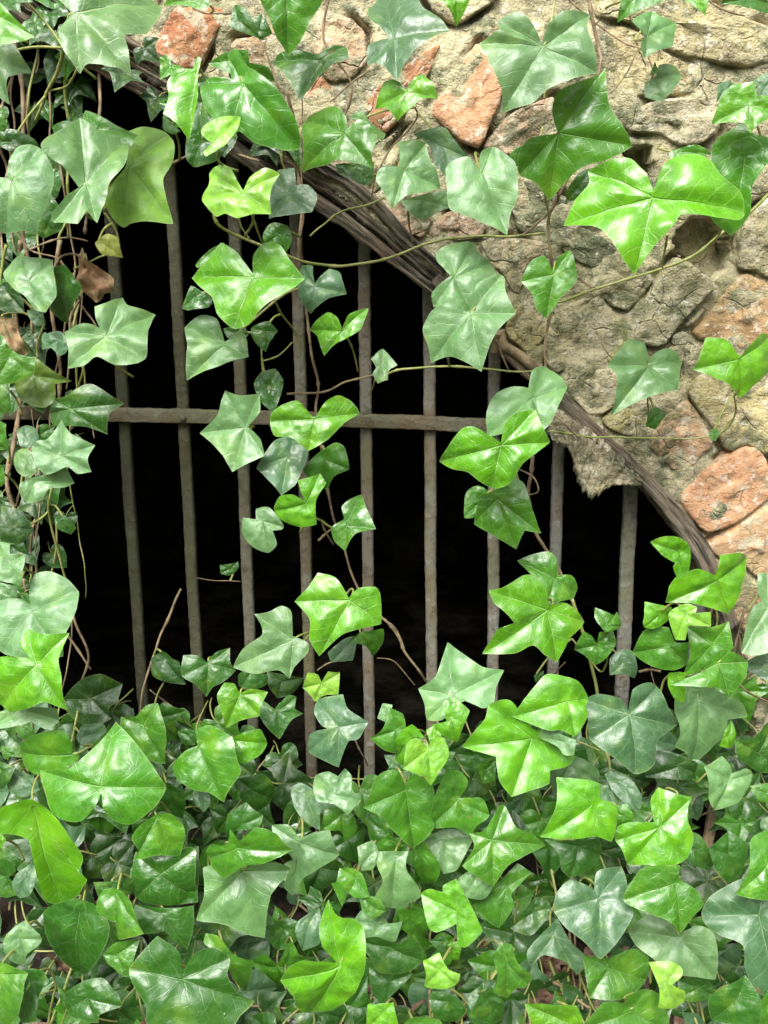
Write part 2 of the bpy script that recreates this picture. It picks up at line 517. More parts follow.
S(a, [(-10, 340), (40, 330), (98, 350), (92, 400), (60, 440), (20, 470), (-20, 430)], TAN, .012)
S(a, [(672, 330), (700, 262), (768, 205), (830, 215), (830, 440), (768, 452), (705, 425), (668, 420)], (0.38, 0.34, 0.24), .022)
0 and S(a, [(485, 335), (520, 290), (570, 290), (620, 320), (640, 370), (590, 405), (530, 400)], (0.16, 0.13, 0.09), -.018)
S(a, [(262, 540), (300, 560), (345, 600), (360, 650), (330, 700), (280, 700), (262, 650)], (0.30, 0.29, 0.14), .008)
a = (512, 256)
S(a, [(540, 225), (575, 190), (620, 112), (690, 45), (740, 70), (830, 120), (830, 215), (760, 262), (700, 285), (640, 262), (560, 250)], (0.37, 0.245, 0.14), .022, True)
S(a, [(525, 390), (560, 350), (620, 320), (700, 425), (768, 370), (830, 400), (830, 560), (760, 600), (700, 560), (640, 585), (585, 500), (540, 445)], (0.36, 0.31, 0.18), .018)
S(a, [(160, 400), (182, 370), (230, 332), (300, 332), (320, 400), (310, 440), (262, 472), (220, 474)], CRM, .018)
S(a, [(262, 490), (312, 455), (400, 462), (412, 520), (342, 535), (285, 515)], (0.36, 0.32, 0.17), .012)
S(a, [(330, 330), (400, 300), (500, 330), (520, 390), (450, 430), (350, 440), (320, 400)], TAN, .008)
S(a, [(480, 235), (520, 225), (560, 290), (560, 340), (530, 330), (478, 262)], GRY, .012)
a = (512, 384)
S(a, [(398, 180), (442, 100), (512, 38), (560, 90), (588, 150), (592, 182), (540, 242), (490, 262), (440, 225)], (0.44, 0.29, 0.20), .014)
S(a, [(495, 330), (560, 262), (620, 222), (690, 176), (740, 190), (768, 248), (810, 300), (740, 362), (640, 425), (585, 440), (560, 430), (512, 370)], (0.48, 0.27, 0.17), .020, True)
S(a, [(575, 480), (640, 442), (705, 395), (768, 348), (830, 400), (830, 590), (768, 580), (725, 575), (690, 535), (620, 520)], (0.48, 0.29, 0.19), .020, True)
S(a, [(600, 600), (680, 590), (830, 620), (830, 740), (700, 760), (660, 700)], (0.26, 0.18, 0.12), .012)
a = (512, 0)
S(a, [(262, 70), (350, 82), (482, 180), (600, 202), (612, 280), (450, 288), (300, 300), (285, 180)], (0.38, 0.32, 0.20), .016)
S(a, [(240, -40), (500, -40), (600, 20), (700, 55), (830, 110), (830, 200), (700, 205), (600, 192), (482, 168), (335, 60), (250, 58)], (0.40, 0.35, 0.22), .022)
S(a, [(430, 300), (600, 292), (622, 400), (560, 432), (490, 440), (430, 400), (340, 395), (330, 340)], (0.40, 0.36, 0.27), .018)
a = (256, 0)
S(a, [(332, 292), (430, 212), (500, 160), (555, 130), (530, 205), (470, 292), (430, 362), (380, 405), (340, 380)], RED, .012, True)
S(a, [(190, 60), (280, 50), (330, 100), (335, 190), (290, 240), (220, 250), (165, 180)], (0.38, 0.27, 0.19), .012)
S(a, [(130, 240), (200, 232), (240, 280), (330, 300), (335, 370), (280, 335), (130, 312)], RED, .010, True)
S(a, [(350, 555), (372, 490), (480, 352), (505, 365), (470, 440), (420, 520), (345, 585)], (0.38, 0.33, 0.22), .006)
S(a, [(390, 630), (430, 600), (530, 660), (500, 715), (440, 690)], PINK, .010)
S(a, [(505, 705), (560, 640), (640, 620), (690, 660), (680, 712), (600, 722)], (0.42, 0.30, 0.24), .012)
a = (0, 0)
S(a, [(470, 120), (520, 30), (600, 18), (690, 30), (640, 132), (600, 205), (520, 215), (480, 180)], (0.33, 0.14, 0.08), .012, True)
S(a, [(700, 120), (768, 110), (850, 60), (860, 200), (800, 230), (690, 200)], (0.34, 0.24, 0.16), .010)
S(a, [(380, 90), (460, 60), (500, -40), (380, -60), (300, -20), (320, 60)], TAN, .008)
S(a, [(540, -60), (900, -60), (880, 0), (740, 10), (600, 5)], (0.30, 0.2, 0.13), .008)

def wall():
    root = empty("stone_wall", (0.55, -WY, 0.0))
    tag(root, "old rubble stone and brick wall with crumbling mortar around the arched grate", "wall")
    L = Vector((0.55, -WY, 0.0))
    st = 0.0034
    x0, x1, z0, z1 = -0.58, 0.62, -0.03, 1.12
    nx = int((x1 - x0) / st); nz = int((z1 - z0) / st)
    keep = {}
    verts, faces = [], []
    import numpy as np
    OUT = []
    for px, *_ in STONES:
        q = [P(u, v, WY) for u, v in px]
        pl = []
        for i in range(len(q)):
            a_, b_ = q[i], q[(i + 1) % len(q)]
            n_ = max(2, int((b_ - a_).length / 0.002))
            pl += [(a_.x + (b_.x - a_.x) * t / n_, a_.z + (b_.z - a_.z) * t / n_) for t in range(n_)]
        OUT.append(np.array(pl))
    OUT = np.concatenate(OUT)
    # bucket the joint lines
    bk = {}
    for x_, z_ in OUT: bk.setdefault((int(x_ // .01), int(z_ // .01)), []).append((x_, z_))
    def near(x, z):
        best = 1.0; I, K = int(x // .01), int(z // .01)
        for a_ in (I - 1, I, I + 1):
            for b_ in (K - 1, K, K + 1):
                for u, v in bk.get((a_, b_), ()):
                    t = (u - x) ** 2 + (v - z) ** 2
                    if t < best: best = t
        return math.sqrt(best)
    def hgt(x, z):
        q = (x, 0, z)
        y = -WY - 0.007 - 0.008 * fbm(q, 19, 6, 3.0) - 0.005 * fbm(q, 5, 2, 9.0)
        d_ = near(x, z)
        if d_ < 0.0075:
            y += (0.022 * max(0, min(1, .05 + 2.2 * noise.noise(Vector((x * 24, 3, z * 24)))))) * (1 - (d_ / 0.0075) ** 2)
        for c, dp in CAVXZ:
            if in_poly(x, z, c): y += dp
        return y
    for j in range(nz + 1):
        for i in range(nx + 1):
            x = x0 + i * st; z = z0 + j * st
            if not in_poly(x, z, OP):
                keep[(i, j)] = len(verts)
                verts.append((x, hgt(x, z), z))
    edge_count = {}
    for j in range(nz):
        for i in range(nx):
            k = [keep.get(c) for c in ((i, j), (i + 1, j), (i + 1, j + 1), (i, j + 1))]
            if None not in k:
                faces.append(tuple(k))
                for q in range(4):
                    e = (k[q], k[(q + 1) % 4])
                    edge_count[e] = edge_count.get(e, 0) + 1
    bnd = [e for e in edge_count if (e[1], e[0]) not in edge_count]
    back = {}
    for e in bnd:
        for v in e:
            if v not in back:
                back[v] = len(verts)
                c = verts[v]; verts.append((c[0], 0.16, c[2]))
        faces.append((e[1], e[0], back[e[0]], back[e[1]]))
    # the rest of the wall, beyond the close-up
    b = len(verts)
    X0, X1, Z1 = -3.2, 3.2, 2.8
    for v in ((X0, z0), (x0, z0), (x0, z1), (x1, z1), (x1, z0), (X1, z0), (X1, Z1), (X0, Z1)):
        verts.append((v[0], -WY, v[1]))
    faces += [(b, b + 1, b + 2, b + 7), (b + 7, b + 2, b + 3, b + 6), (b + 3, b + 4, b + 5, b + 6)]
    mo = mesh_obj("mortar", verts, faces, M_MORTAR, root, loc=L)
    mo.color = (0.47, 0.42, 0.26, 1)
    for idx, (px, col, h, brick, tilt, lab) in enumerate(STONES):
        base = [P(u, v, WY) for u, v in px]
        pts = [(p.x, p.z) for p in base]
        for _ in range(1):
            q = []
            for i in range(len(pts)):
                a_, b_ = pts[i], pts[(i + 1) % len(pts)]
                q.append((a_[0] * .84 + b_[0] * .16, a_[1] * .84 + b_[1] * .16))
                q.append((a_[0] * .16 + b_[0] * .84, a_[1] * .16 + b_[1] * .84))
            pts = q
        # resample evenly
        tot = 0; acc = [0]
        for i in range(len(pts)):
            a_, b_ = pts[i], pts[(i + 1) % len(pts)]
            tot += math.hypot(a_[0] - b_[0], a_[1] - b_[1]); acc.append(tot)
        N = 96; rs = []; k = 0
        for i in range(N):
            t = tot * i / N
            while acc[k + 1] < t: k += 1
            f = (t - acc[k]) / max(1e-9, acc[k + 1] - acc[k])
            a_, b_ = pts[k], pts[(k + 1) % len(pts)]
            rs.append((a_[0] + (b_[0] - a_[0]) * f, a_[1] + (b_[1] - a_[1]) * f))
        cx = sum(p[0] for p in rs) / N; cz = sum(p[1] for p in rs) / N
        sdv = idx * 3.7
        rg = [(0.18, 1), (.34, 1), (.5, 1), (.64, 1), (.76, 1), (.87, 1.0), (.945, .93), (.985, .68), (1.0, .2), (1.004, -1.2)]
        vs = [(cx, -WY - h - 0.002, cz)]; fs = []
        for f, hh in rg:
            for i, (x, z) in enumerate(rs):
                en = 1 + (0.03 if brick else 0.07) * noise.noise(Vector((x * 60, z * 60, sdv))) + 0.035 * noise.noise(Vector((x * 190, z * 190, sdv)))
                X = cx + (x - cx) * f * en; Z = cz + (z - cz) * f * en
                q = (X, 0, Z)
                dsp = (0.002 if brick else 0.0042) * fbm(q, 30, 5, sdv) + 0.0025 * abs(fbm(q, 60, 3, sdv)) + (0.007 * fbm(q, 14, 2, sdv) if not brick else 0.0008 * fbm(q, 11, 2, sdv))
                tl = (X - cx) * tilt[0] + (Z - cz) * tilt[1]
                if hh > 0:
                    Y = -WY - abs(h) * (0.40 if brick else 0.44) * hh * (1 if h > 0 else -1) - dsp * min(1, hh + .3) - tl - 0.003
                else:
                    Y = -WY + 0.02
                vs.append((X, Y, Z))
        for i in range(N):
            fs.append((0, 1 + i, 1 + (i + 1) % N))
        for r_ in range(len(rg) - 1):
            for i in range(N):
                a0 = 1 + r_ * N + i; a1 = 1 + r_ * N + (i + 1) % N
                fs.append((a0, a0 + N, a1 + N, a1))
        area = sum(rs[i][0] * rs[(i + 1) % N][1] - rs[(i + 1) % N][0] * rs[i][1] for i in range(N))
        if area < 0: fs = [f[::-1] for f in fs]
        o = mesh_obj("brick" if brick else "stone", vs, fs, M_BRICK if brick else M_STONE, root, loc=L)
        o.color = (*[min(.72, c_ * t_) for c_, t_ in zip(col, (1.28, 1.27, 1.12))], 1)
wall()

# ------------------------------------------------------------------ weathered timber along the arch
def strip(name, top, bot, d, thick, parent, L, seed, nt=14, rough=1.0, ragged=0.0):
    """band between two pixel polylines, real thickness, broken grain"""
    def resample(pl, n):
        pts = crom([P(a_, b_, d) for a_, b_ in pl], 8)
        acc = [0]
        for i in range(len(pts) - 1): acc.append(acc[-1] + (pts[i + 1] - pts[i]).length)
        out = []; k = 0
        for i in range(n):
            t = acc[-1] * i / (n - 1)
            while k < len(pts) - 2 and acc[k + 1] < t: k += 1
            f = (t - acc[k]) / max(1e-9, acc[k + 1] - acc[k])
            out.append(pts[k].lerp(pts[k + 1], min(1, f)))
        return out, acc[-1]
    ns = 150
    A, la = resample(top, ns); B, lb = resample(bot, ns)
    vs, fs, uvs = [], [], []
    for i in range(ns):
        for j in range(nt + 1):
            t = j / nt
            jag = ragged * noise.noise(Vector((i * 0.22, seed, 0))) * (1 if j == nt else 0) + ragged * .5 * noise.noise(Vector((i * 0.9, seed, 4))) * (1 if j == nt else 0)
            p = A[i].lerp(B[i], t + jag)
            g = noise.noise(Vector((i * 0.045 + seed, j * 1.3, seed)))
            g2 = noise.noise(Vector((i * 0.16 + seed, j * 2.3, seed + 9)))
            edge = min(t, 1 - t)
            y = -(0.008 * g + 0.004 * g2) * rough - thick * 0.35 * min(1, edge * 9) ** .5
            vs.append(p + Vector((0.0015 * g2, y, 0.002 * g)))
            uvs.append((la * i / ns * 3, t * (A[i] - B[i]).length * 3))
    n1 = len(vs)
    for i in range(ns):
        for j in (0, nt):
            v = vs[i * (nt + 1) + j].copy(); v.y = -d + thick; vs.append(v); uvs.append(uvs[i * (nt + 1) + j])
    for i in range(ns - 1):
        for j in range(nt):
            q = i * (nt + 1) + j
            fs.append((q, q + nt + 1, q + nt + 2, q + 1))
        t0 = i * (nt + 1); t1 = t0 + nt + 1
        fs.append((t0, n1 + 2 * i, n1 + 2 * i + 2, t1))
        fs.append((t0 + nt, t1 + nt, n1 + 2 * i + 3, n1 + 2 * i + 1))
        fs.append((n1 + 2 * i, n1 + 2 * i + 1, n1 + 2 * i + 3, n1 + 2 * i + 2))
    fs.append(tuple(range(nt + 1)) + (n1 + 1, n1))
    q = (ns - 1) * (nt + 1)
    fs.append(tuple(q + nt - j for j in range(nt + 1)) + (n1 + 2 * ns - 2, n1 + 2 * ns - 1))
    o = mesh_obj(name, vs, fs, M_WOOD, parent, loc=L)
    ul = o.data.uv_layers.new(name='grain')
    for lp in o.data.loops:
        ul.data[lp.index].uv = uvs[lp.vertex_index]
    return o

def timber():
    c = P(360, 215, 0.06)
    root = empty("arch_timber", c)
    tag(root, "rotten grey wooden centring board following the underside of the stone arch", "timber")
    T_ = [(-90, -125), (20, -30), (127, 36), (167, 58), (240, 102), (316, 155), (366, 186), (413, 236), (446, 268)]
    B_ = [(-100, -70), (10, 28), (83, 66), (110, 84), (160, 104), (235, 158), (311, 205), (384, 258), (436, 297)]
    B2 = [(-100, -70), (6, 18), (90, 68), (132, 90), (200, 132), (270, 182), (326, 216), (392, 264), (437, 298)]
    def lerpl(t0, n=9):
        return [(a[0] + (b[0] - a[0]) * t0, a[1] + (b[1] - a[1]) * t0) for a, b in zip(T_, B2)]
    strip("board", lerpl(-.05), lerpl(1.0), 0.045, 0.03, root, c, 2.0, rough=1.0)
    strip("splintered_layer", lerpl(0.0), lerpl(.30), 0.066, 0.016, root, c, 3.0, nt=8, rough=1.5, ragged=.55)
    strip("splintered_layer", lerpl(.36), lerpl(.62), 0.062, 0.014, root, c, 21.0, nt=8, rough=1.3, ragged=.6)
    strip("splintered_layer", lerpl(.70), lerpl(1.03), 0.070, 0.018, root, c, 9.0, nt=8, rough=1.0, ragged=.25)
    strip("rib", [(440, 272), (512, 345), (565, 394), (610, 436), (650, 474), (678, 504), (706, 540), (722, 575), (738, 620)],
          [(430, 284), (502, 357), (553, 404), (596, 446), (638, 484), (666, 518), (692, 558), (710, 592), (724, 630)], 0.068, 0.03, root, c, 4.0, nt=8, rough=.35, ragged=.12)
    # ragged slab hanging from the rim
    o = strip("hanging_flake", [(546, 412), (560, 410), (580, 422), (604, 440), (626, 462), (642, 480)],
              [(552, 440), (570, 452), (578, 480), (592, 498), (612, 486), (641, 486)], 0.078, 0.008, root, c, 14.0, nt=14, rough=.9, ragged=.10)
    o['label'] = "ragged tan flake hanging over the opening"
    o.data.materials[0] = M_STONE
    o.color = (0.30, 0.26, 0.17, 1)
    for pl, r_ in (([(499, 331, .085), (503, 345, .085), (512, 352, .08), (530, 366, .08), (545, 380, .075)], 5.5),
                   ([(497, 333, .09), (495, 343, .085), (494, 352, .08)], 4.5)):
        pts, rad = stem_path(pl, r_, knots=False, taper=.9)
        v, f = tube_data(pts, rad)
        mesh_obj("splinter", v, f, M_WOODSTEM, root, loc=c)
timber()

# ------------------------------------------------------------------ iron grate
BARS = [((105, 150), (150, 800)), ((168, 150), (204, 790)), ((231, 150), (256, 800)), ((294, 180), (313, 800)), ((363.5, 180), (370, 800)),
        ((428.5, 240), (432, 800)), ((494.5, 330), (492, 800)), ((560, 400), (549, 800)), ((634, 440), (617, 800)), ((706, 520), (683, 830))]
def bar_mesh(a, b, w, dep, bev, seed, nseg=90, amp=0.0005):
    """square bar from a to b with rounded, corroded edges"""
    t = (b - a).normalized()
    side = t.cross(Vector((0, -1, 0))).normalized()
    fr = side.cross(t).normalized()
    prof = []
    for sx, sy in ((1, 1), (-1, 1), (-1, -1), (1, -1)):
        for k in range(4):
            an = {(1, 1): 0, (-1, 1): 90, (-1, -1): 180, (1, -1): 270}[(sx, sy)] + k * 30
            prof.append((sx * (w / 2 - bev) + bev * math.cos(R(an)), sy * (dep / 2 - bev) + bev * math.sin(R(an))))
    m = len(prof); vs, fs = [], []
    for i in range(nseg + 1):
        c = a.lerp(b, i / nseg)
        wig = 0.0012 * noise.noise(Vector((i * .05, seed, 0)))
        for k, (x, y) in enumerate(prof):
            q = c + side * x + fr * y
            am = amp * (1 + 1.5 * max(0, noise.noise(Vector((i * .09, seed, 5)))))
            n_ = fbm(q, 120, 3, seed) * am * 1.3
            vs.append(c + side * (x * (1 + n_ / (w / 2)) + wig) + fr * y * (1 + n_ / (w / 2)))
    for i in range(nseg):
        for k in range(m):
            k2 = (k + 1) % m
            fs.append((i * m + k, (i + 1) * m + k, (i + 1) * m + k2, i * m + k2))
    fs.append(tuple(range(m))); fs.append(tuple(nseg * m + k for k in range(m))[::-1])
    return vs, fs

def grate():
    c = P(384, 420, 0)
    root = empty("iron_grate", c)
    tag(root, "rusty iron grate of upright bars and one crossbar in the dark arch", "grate")
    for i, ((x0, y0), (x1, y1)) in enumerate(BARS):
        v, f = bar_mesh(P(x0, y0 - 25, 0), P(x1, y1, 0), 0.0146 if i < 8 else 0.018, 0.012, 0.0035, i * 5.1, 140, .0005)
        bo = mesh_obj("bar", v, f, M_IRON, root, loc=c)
        bo.color = [(.17, .20, .11, 1), (.29, .32, .22, 1), (.46, .49, .42, 1), (.60, .61, .54, 1)][i] if i < 4 else ((.80, .81, .80, 1) if i < 6 else (.80, .86, .95, 1))  # left bars darker: recess shade put into colour along with green algae
    v, f = bar_mesh(P(-60, 411, 0.012), P(330, 419, 0.012), 0.0172, 0.009, 0.002, 71, 120, .0006)
    v2, f2 = bar_mesh(P(330, 419, 0.012), P(585, 430, 0.012), 0.0172, 0.009, 0.002, 71, 90, .0006)
    n = len(v)
    mesh_obj("crossbar", v + v2, f + [tuple(q + n for q in t) for t in f2], M_IRON, root, loc=c).color = (.60, .61, .50, 1)
    for i, ((x0, y0), (x1, y1)) in enumerate(BARS[1:2]):
        yy = 414 + 15 * (x0 / 570)
        xx = x0 + (x1 - x0) * (yy - y0) / (y1 - y0)
        p = P(xx, yy, 0.017)
        vs, fs = [p + Vector((0, -0.0035, 0))], []
        for r_, h in ((.45, -.0030), (.85, -.0015), (1, 0.001)):
            for k in range(12):
                an = k * math.pi / 6
                vs.append(p + Vector((0.0045 * r_ * math.cos(an), h, 0.0045 * r_ * math.sin(an))))
        for k in range(12): fs.append((0, 1 + k, 1 + (k + 1) % 12))
        for r_ in range(2):
            for k in range(12):
                a0 = 1 + r_ * 12 + k; a1 = 1 + r_ * 12 + (k + 1) % 12
                fs.append((a0, a0 + 12, a1 + 12, a1))
        mesh_obj("rivet", vs, fs, M_IRON, root, loc=c).color = (.55, .55, .46, 1)
grate()

# wooden stake low on the right
def stake():
    a_, b_ = P(716, 795, 0.10), P(706, 852, 0.12)
    b_ = b_ + (b_ - a_) * 1.2
    v, f = bar_mesh(a_, b_, 0.014, 0.010, 0.003, 33, 40, .0008)
    o = mesh_obj("stake", v, f, M_WOODSTEM, loc=b_)
    tag(o, "short brown stake standing among the ivy at lower right", "stake")
stake()

# ------------------------------------------------------------------ ivy leaves
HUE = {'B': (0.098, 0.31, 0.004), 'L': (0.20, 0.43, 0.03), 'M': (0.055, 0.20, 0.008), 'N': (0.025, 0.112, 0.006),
       'D': (0.014, 0.060, 0.005), 'P': (0.120, 0.250, 0.084), 'G': (0.066, 0.150, 0.066), 'O': (0.10, 0.18, 0.012), 'V': (0.20, 0.42, 0.035),  # pale P and G: waxy bloom plus sky sheen put into colour
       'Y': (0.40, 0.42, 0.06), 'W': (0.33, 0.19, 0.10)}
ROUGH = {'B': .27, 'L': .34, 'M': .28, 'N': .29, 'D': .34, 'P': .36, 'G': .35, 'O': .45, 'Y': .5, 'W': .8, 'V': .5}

def outline(pts, J=(0, 0), sub=6):
    """smooth closed outline (2D, centred on J) keeping sharp lobe tips"""
    n = len(pts)
    p = [Vector((a_ - J[0], b_ - J[1])) for a_, b_ in pts]
    tan = []
    for i in range(n):
        u = p[i] - p[i - 1]; v = p[(i + 1) % n] - p[i]
        if u.length < 1e-9 or v.length < 1e-9:
            tan.append(Vector((0, 0))); continue
        cosang = -u.normalized().dot(v.normalized())
        t = 0.5 * (u + v)
        tan.append(t * (0.12 if cosang > -0.42 else 0.85))
    out = []
    for i in range(n):
        a_, b_ = p[i], p[(i + 1) % n]
        ta, tb = tan[i], tan[(i + 1) % n]
        L_ = (b_ - a_).length
        ta = ta * min(1, L_ / max(1e-9, ta.length)); tb = tb * min(1, L_ / max(1e-9, tb.length))
        for s_ in range(sub):
            t = s_ / sub
            h00 = 2 * t ** 3 - 3 * t * t + 1; h10 = t ** 3 - 2 * t * t + t; h01 = -2 * t ** 3 + 3 * t * t; h11 = t ** 3 - t * t
            out.append(a_ * h00 + ta * h10 + b_ * h01 + tb * h11)
    return out

def leaf_mesh(name, S_, rnd, rings=11):
    """S_: outline samples in leaf plane around the stalk point; radial mesh with vein coordinates"""
    N = len(S_)
    area = sum(S_[i].x * S_[(i + 1) % N].y - S_[(i + 1) % N].x * S_[i].y for i in range(N))
    if area < 0: S_ = S_[::-1]
    rr = [s_.length for s_ in S_]
    Rm = max(rr)
    # lobe tips: peaks of the radius
    tips = []
    for i in range(N):
        if rr[i] < 0.42 * Rm: continue
        if all(rr[i] >= rr[(i + k) % N] for k in range(-5, 6)):
            an = math.atan2(S_[i].y, S_[i].x)
            if all(abs((an - t + math.pi) % (2 * math.pi) - math.pi) > 0.40 for t in tips):
                tips.append(an)
    if not tips: tips = [0.0]
    main = math.atan2(*(lambda v: (v.y, v.x))(S_[rr.index(Rm)]))
    droop = rnd.uniform(.08, .42); fold = rnd.uniform(-.06, .22); ph = rnd.uniform(0, 6.28); ph2 = rnd.uniform(0, 6.28)
    wv = rnd.uniform(.02, .055); sdv = rnd.uniform(0, 100)
    md = Vector((math.cos(main), math.sin(main)))
    vs, uvA, uvB, uvC = [(0, 0, 0)], [(0, 0)], [(0, 0)], [(0, 0)]
    for q in range(1, rings + 1):
        f = (q / rings) ** 0.9
        for i in range(N):
            x, y = S_[i].x * f, S_[i].y * f
            if q == rings:
                e = 1 + 0.010 * noise.noise(Vector((x / Rm * 9, y / Rm * 9, sdv)))
                x *= e; y *= e
            th = math.atan2(S_[i].y, S_[i].x); r_ = math.hypot(x, y)
            dl = min(abs((th - t + math.pi) % (2 * math.pi) - math.pi) for t in tips)
            dd = r_ * math.sin(min(dl, 1.4)) / Rm; ss = r_ * math.cos(min(dl, 1.4)) / Rm
            rn = r_ / Rm
            lat = (-md.y * x + md.x * y) / Rm
            h = 0.085 * (dd * dd / (dd * dd + .006)) * min(1, rn * 3) - droop * rn * rn + fold * (math.sqrt(lat * lat + .012) - .11) \
                + wv * math.sin(3 * th + ph) * rn * rn + 0.5 * wv * math.sin(7 * th + ph2) * f ** 4 * rn \
                + 0.05 * noise.noise(Vector((x / Rm * 3.2, y / Rm * 3.2, sdv))) + 0.022 * noise.noise(Vector((x / Rm * 8, y / Rm * 8, sdv)))
            vs.append((x, y, h * Rm)); uvA.append((dd, ss)); uvB.append((x / Rm, y / Rm)); uvC.append((f, 0))
    fs = [(0, 1 + i, 1 + (i + 1) % N) for i in range(N)]
    for q in range(rings - 1):
        for i in range(N):
            a0 = 1 + q * N + i; a1 = 1 + q * N + (i + 1) % N
            fs.append((a0, a0 + N, a1 + N, a1))
    me = bpy.data.meshes.new(name)
    me.from_pydata(vs, [], fs)
    for nm, arr in (('vein', uvA), ('flat', uvB), ('rim', uvC)):
        ul = me.uv_layers.new(name=nm)
        flat = [0.0] * (2 * len(me.loops))
        for li, lp in enumerate(me.loops):
            flat[2 * li], flat[2 * li + 1] = arr[lp.vertex_index]
        ul.data.foreach_set('uv', flat)
    me.polygons.foreach_set('use_smooth', [True] * len(me.polygons))
    me.materials.append(M_LEAF)
    me.update()
    return me, Rm, md

def jit(col, rnd, a_=0.12):
    k = 1 + rnd.uniform(-a_, a_)
    return tuple(max(0.003, c * k * (1 + rnd.uniform(-.06, .06))) for c in col)

